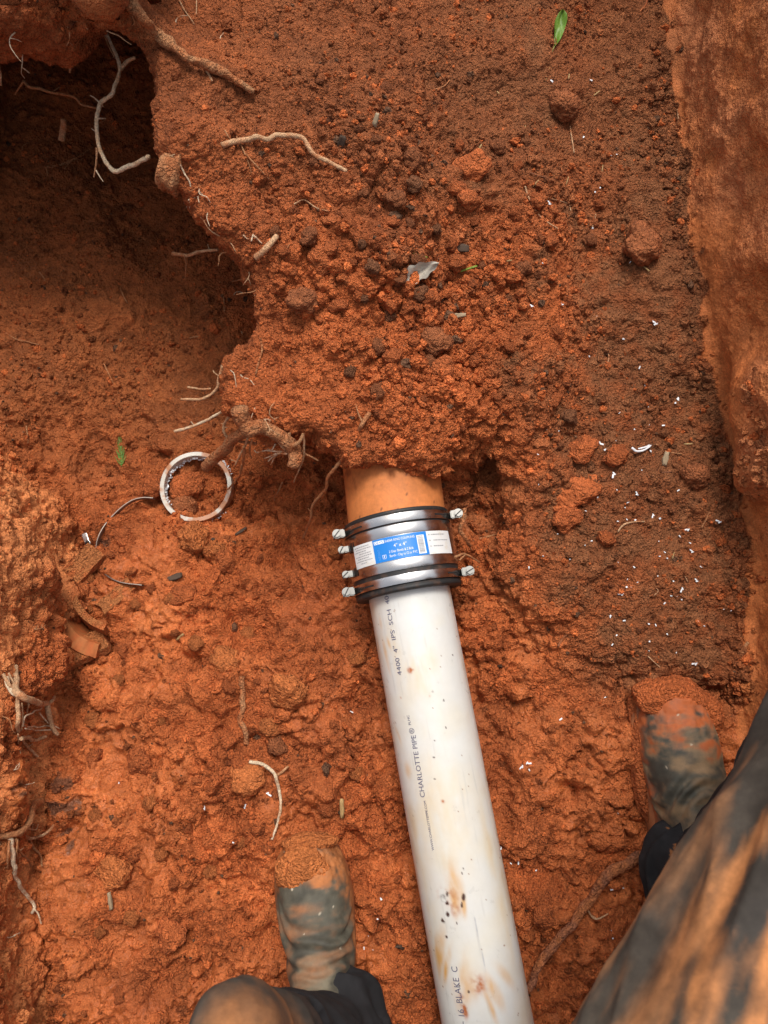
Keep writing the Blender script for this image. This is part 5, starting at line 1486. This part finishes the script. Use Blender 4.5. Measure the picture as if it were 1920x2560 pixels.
def boot(loc, head, seed, paint, welt):
    L = 0.30
    h = 0.005
    G = grid3((-.085, -.04, -.01), (.085, .335, .34), h)
    x, y, z = G[..., 0], G[..., 1], G[..., 2]
    yy = np.clip(y / L, 0, 1)
    wl = np.interp(yy, [0, .06, .18, .38, .55, .72, .85, .93, 1.0], [.020, .034, .040, .040, .047, .053, .050, .040, .016])
    tp = np.interp(yy, [0, .1, .25, .4, .55, .7, .85, .95, 1.0], [.10, .13, .135, .118, .092, .075, .066, .055, .032])
    off = np.interp(yy, [0, .5, 1], [0, 0, -.008])
    e = ((np.abs(x - off) / wl) ** 2.5 + (np.abs(np.maximum(z, 0) / tp)) ** 2.4) ** (1 / 2.45) - 1
    foot = e * 0.045
    foot = np.maximum(foot, np.maximum(-y - 0.005, y - L))
    shaft = cap(G, (0, .068, .09), (0, .055, .34), .052, .062)
    f = smin(foot, shaft, 0.035)
    f = np.maximum(f, -z + 0.006)
    V, Fc = surface_nets(f.astype(np.float32), (-.085, -.04, -.01), h)
    V, Fc, Nn = subdivide(V, Fc, 1)
    # flex creases across the instep
    cr = np.sin((V[:, 1] * 150 + 6 * noise3(V, .05, seed) * 2 + V[:, 0] * 25)) * np.exp(-((V[:, 1] - .175) / .035) ** 2) * (V[:, 2] > .03)
    V = V + Nn * (0.0030 * cr + 0.0022 * fbm(V, 0.03, 3, seed) + 0.0045 * sstep(.22, .27, V[:, 1]) * fbm(V, .012, 4, seed + 40, .65))[:, None]
    me = np_mesh('upper', V, Fc)
    n1 = fbm(V, .05, 4, seed + 1); n2 = fbm(V * np.array([.5, 1.6, 1]), .018, 4, seed + 2); n3 = fbm(V, .008, 3, seed + 3)
    set_col(me, paint(V, n1, n2, n3).clip(.01, .9))
    M = Matrix.Translation(loc) @ Matrix.Rotation(head, 4, 'Z') @ Matrix.Scale(1.06 if welt > 1 else 1.0, 4)
    B = obj('boot', me, M_BOOT, PERSON)
    B.matrix_parent_inverse = Matrix.Identity(4)
    B.matrix_local = Matrix.Translation(-PERSON.location) @ M
    # sole with a mud welt
    ys = np.linspace(0, 1, 60)
    wl2 = np.interp(ys, [0, .03, .08, .18, .38, .55, .72, .85, .93, .98, 1.0], [.012, .028, .037, .042, .043, .050, .056, .053, .044, .026, .006]) * welt
    of2 = np.interp(ys, [0, .5, 1], [0, 0, -.008])
    yl = (ys - .5) * (L + (.012 if welt > 1 else -.012)) + L / 2
    right = np.stack([of2 + wl2, yl], 1); left = np.stack([of2 - wl2, yl], 1)[::-1]
    ring_ = np.concatenate([right, left]); k = len(ring_)
    Vs = np.concatenate([np.c_[ring_ * [.97, 1] , np.full(k, -.016)], np.c_[ring_, np.full(k, -.004)], np.c_[ring_, np.full(k, .016)], np.c_[ring_ * [.9, .985] + [0, .002], np.full(k, .021)], np.c_[ring_ * [.5, .9] + [0, .015], np.full(k, .021)]])
    Vs = Vs + np.c_[Nn[:0], ] if False else Vs
    fs = grid_faces(5, k, True)
    me2 = np_mesh('sole', Vs, fs)
    n = fbm(Vs, .01, 3, seed + 9)
    set_col(me2, np.array([.30, .095, .032])[None] * (1 + .8 * n)[:, None])
    obj('sole', me2, M_BOOT, B)
    return B, M

MUD = np.array([0.47, 0.165, 0.050]); MUD2 = np.array([0.42, 0.105, 0.028])
mixv = lambda C, b, w: C + (np.array(b) - C) * np.clip(w, 0, 1)[:, None]
def paint_left(V, n1, n2, n3):
    x, y, z = V.T
    C = np.tile(np.array([.082, .074, .052]), (len(V), 1)) * (1 + .6 * n2 + .4 * n3)[:, None]
    C = mixv(C, (.034, .032, .027), .8 * n1)
    C = mixv(C, (.19, .160, .105), np.clip((np.exp(-(((x + .004) / .030) ** 2 + ((y - .120) / .048) ** 2)) - .33 + .40 * n1 + .35 * n2) * 5, 0, .85))
    C = mixv(C, MUD * .7, (n2 + .12) * .9 + .3 * n1)
    C = mixv(C, MUD * .85, sstep(.215, .262, y + .05 * n1 + .04 * n2) * (0.85 + 1.6 * n2 + n3))
    C = mixv(C, MUD * .65, 1.4 * sstep(.045, .012, z + .03 * n2))
    return np.where((n3 > .62)[:, None], np.array([.45, .38, .28]), C)
def paint_right(V, n1, n2, n3):
    x, y, z = V.T
    C = np.tile(np.array([.080, .074, .054]), (len(V), 1)) * (1 + .7 * n2 + .4 * n3)[:, None]
    C = mixv(C, (.034, .033, .028), .8 * n1)
    C = mixv(C, (.30, .18, .085), np.clip((n2 + .08 * np.sin(y * 60) + .3 * n3) * 1.2 * sstep(.10, .15, y) + .22, 0, .7))
    C = mixv(C, (.19, .155, .095), np.clip((np.exp(-(((x) / .04) ** 2 + ((y - .09) / .035) ** 2)) - .3 + .4 * n1) * 3, 0, .8))
    C = mixv(C, MUD2 * .9, sstep(.245, .280, y + .05 * n1 + .04 * n2 + .30 * np.abs(x + .008)) * (0.8 + 1.8 * n2 + n3))
    C = mixv(C, MUD2 * .9, 1.4 * sstep(.035, .010, z + .03 * n2))
    return np.where((n3 > .6)[:, None], np.array([.45, .38, .28]), C)
BL, ML = boot(Vector((-0.066, -0.520, 0.020)), R(6), 3, paint_left, 0.92)
BR, MR = boot(Vector((0.412, -0.345, 0.030)), R(1.5), 8, paint_right, 1.02)

def mud_patch(B, c, rad, seed, col):
    bm = bmesh.new(); bmesh.ops.create_icosphere(bm, subdivisions=5, radius=1)
    V = np.array([v.co[:] for v in bm.verts]); Fc = np.array([[v.index for v in f.verts] for f in bm.faces]); bm.free()
    w, i1 = worley(V + seed, .33, seed); w2, i2 = worley(V + seed, .15, seed + 2)
    d = .3 * fbm(V + seed, .7, 3, seed) + .16 * (np.sqrt(np.clip(.9 - w * w, 0, 1)) - .5) + .06 * (i1 - .5) + .08 * (np.sqrt(np.clip(.9 - w2 * w2, 0, 1)) - .5)
    V = V * (.95 + d)[:, None] * np.array(rad) + np.array(c)
    me = np_mesh('mud_clump', V, Fc)
    set_col(me, np.concatenate([np.array(col)[None] * (1 + .3 * fbm(V, .01, 3, seed))[:, None], np.full((len(V), 1), .6)], 1))
    obj('mud_clump', me, M_SOIL, B)
mud_patch(BL, (-.012, .262, .050), (.033, .028, .017), 4, (.54, .165, .046))
mud_patch(BL, (-.002, .290, .026), (.036, .014, .022), 14, (.50, .15, .042))
mud_patch(BR, (-.050, .215, .008), (.013, .075, .016), 5, (.40, .10, .028))
mud_patch(BR, (-.008, .286, .026), (.046, .026, .030), 6, (.46, .115, .032))
mud_patch(BR, (.034, .262, .024), (.022, .030, .024), 7, (.44, .11, .030))

def trousers():
    lo, hi, h = (-.30, -.86, .04), (.62, .16, .74), .011
    G = grid3(lo, hi, h)
    aL, kL, hL = (-.062, -.470, .11), (-.122, -.292, .44), (-.07, -.68, .50)
    aR, kR, hR = (.415, -.290, .11), (.448, -.010, .500), (.055, -.60, .55)
    f = cap(G, aL, kL, .066, .030)
    f = smin(f, cap(G, aL, (-.062, -.428, .095), .066, .058), .02)
    f = smin(f, cap(G, kL, hL, .030, .080), .03)
    g = cap(G, aR, kR, .066, .078)
    g = smin(g, cap(G, aR, (.396, -.258, .10), .068, .062), .02)
    g = smin(g, cap(G, kR, hR, .088, .125), .03)
    hip = cap(G, hL, (.06, -.70, .56), .11, .15); hip = smin(hip, cap(G, hR, (.06, -.70, .56), .11, .15), .05)
    f = smin(np.minimum(f, g), hip, .05)
    f = np.maximum(f, .075 - G[..., 2] + 0.25 * 0)
    V, Fc = surface_nets(f.astype(np.float32), lo, h)
    V, Fc, Nn = subdivide(V, Fc, 2)
    aRn, kRn, hRn = map(np.array, (aR, kR, hR))
    th = (hRn - kRn) / np.linalg.norm(hRn - kRn)
    side = np.cross(th, [0, 0, 1]); side /= np.linalg.norm(side); nu = np.cross(side, th)
    Q = V - kRn
    q = np.stack([Q @ th, Q @ side, Q @ nu], 1)
    is_r = V[:, 0] > 0.17 - 0.4 * (V[:, 1] + .45)
    is_r = V[:, 0] > 0.12
    # long drag folds along the thigh, rumples round the shins
    qs = q * np.array([.15, 1, 1]); qs[:, 1] += q[:, 0] * .12
    fold = 1 - 2 * np.abs(noise3(qs, .032, 5)); fold2 = 1 - 2 * np.abs(noise3(qs + 2, .016, 6))
    Vz = V * np.array([1, 1, 2.6]); rump = 1 - 2 * np.abs(noise3(Vz, .06, 8))
    low = sstep(.32, .16, V[:, 2])
    fold3 = 1 - 2 * np.abs(noise3(qs + np.array([.3, 0, 0]), .055, 18))
    seam = np.exp(-((q[:, 1] * (1 if side[0] < 0 else -1) - .030 - .012 * np.sin(q[:, 0] * 9)) / .0035) ** 2)
    d = np.where(is_r & (V[:, 2] > .3), .009 * fold3 + .005 * fold + .004 * seam + .004 * (1 - 2 * np.abs(noise3(qs * np.array([2.6, 1, 1]) + 5, .034, 19))), np.where(V[:, 2] > .3, .006 * (1 - 2 * np.abs(noise3(V * np.array([1.6, .4, 1]), .04, 15))), .008 * rump)) + .003 * fbm(V, .07, 2, 9)
    d = d + .006 * sstep(.10, .082, V[:, 2])
    V = V + Nn * d[:, None]
    me = np_mesh('trousers', V, Fc)
    n1 = fbm(V, .09, 4, 21); n2 = fbm(qs, .03, 4, 22, .6); n3 = fbm(V, .012, 3, 23)
    black = np.array([.016, .015, .016]); grey = np.array([.07, .058, .045])
    mud = np.array([.42, .165, .056]); mudl = np.array([.50, .22, .085])
    C = np.tile(black, (len(V), 1)) * (1 + .4 * n3)[:, None]
    hi_ = sstep(.30, .40, V[:, 2])
    # right thigh: dried mud on its upper face, dark cloth left bare in streaks and along the inner edge
    inner = q[:, 1] * (1 if side[0] < 0 else -1)
    up_face = sstep(-.1, .5, Nn[:, 2])
    bare = sstep(.086, .104, inner + .03 * n1)
    n4 = fbm(qs * np.array([1, 1.4, 1.4]), .030, 4, 25, .6)
    m_ = np.clip((n2 * 1.1 + n1 * .6 + n4 * 1.2 + .16) * 1.9, 0, 1)
    w = hi_ * (1.0 - .9 * bare) * m_ * (.55 + .45 * up_face)
    C = np.where(is_r[:, None], mixv(mixv(C, (.062, .050, .038), hi_ * (.8 + .6 * n1)), mud, w), C)
    C = np.where(is_r[:, None], mixv(C, mudl, hi_ * (n4 + .5 * n1 + .1) * 1.1 * m_), C)
    C = np.where(is_r[:, None], C * (1 + .35 * n3)[:, None], C)
    # left knee: grey-brown, mud on its crown
    wl_ = hi_ * (.35 + 1.4 * n1 + .8 * n2 + 14 * (V[:, 0] + .112 + .35 * (V[:, 1] + .30)))
    C = np.where(is_r[:, None], C, mixv(mixv(C, (.060, .047, .036), hi_), mud * .75, wl_))
    # splashes on the shins
    C = mixv(C, mud * .8, (1 - hi_) * (n3 > .42) * .8 * (n1 > 0))
    set_col(me, C.clip(.008, .9))
    me.transform(Matrix.Translation(-PERSON.location))
    obj('trousers', me, M_CLOTH, PERSON)
trousers()
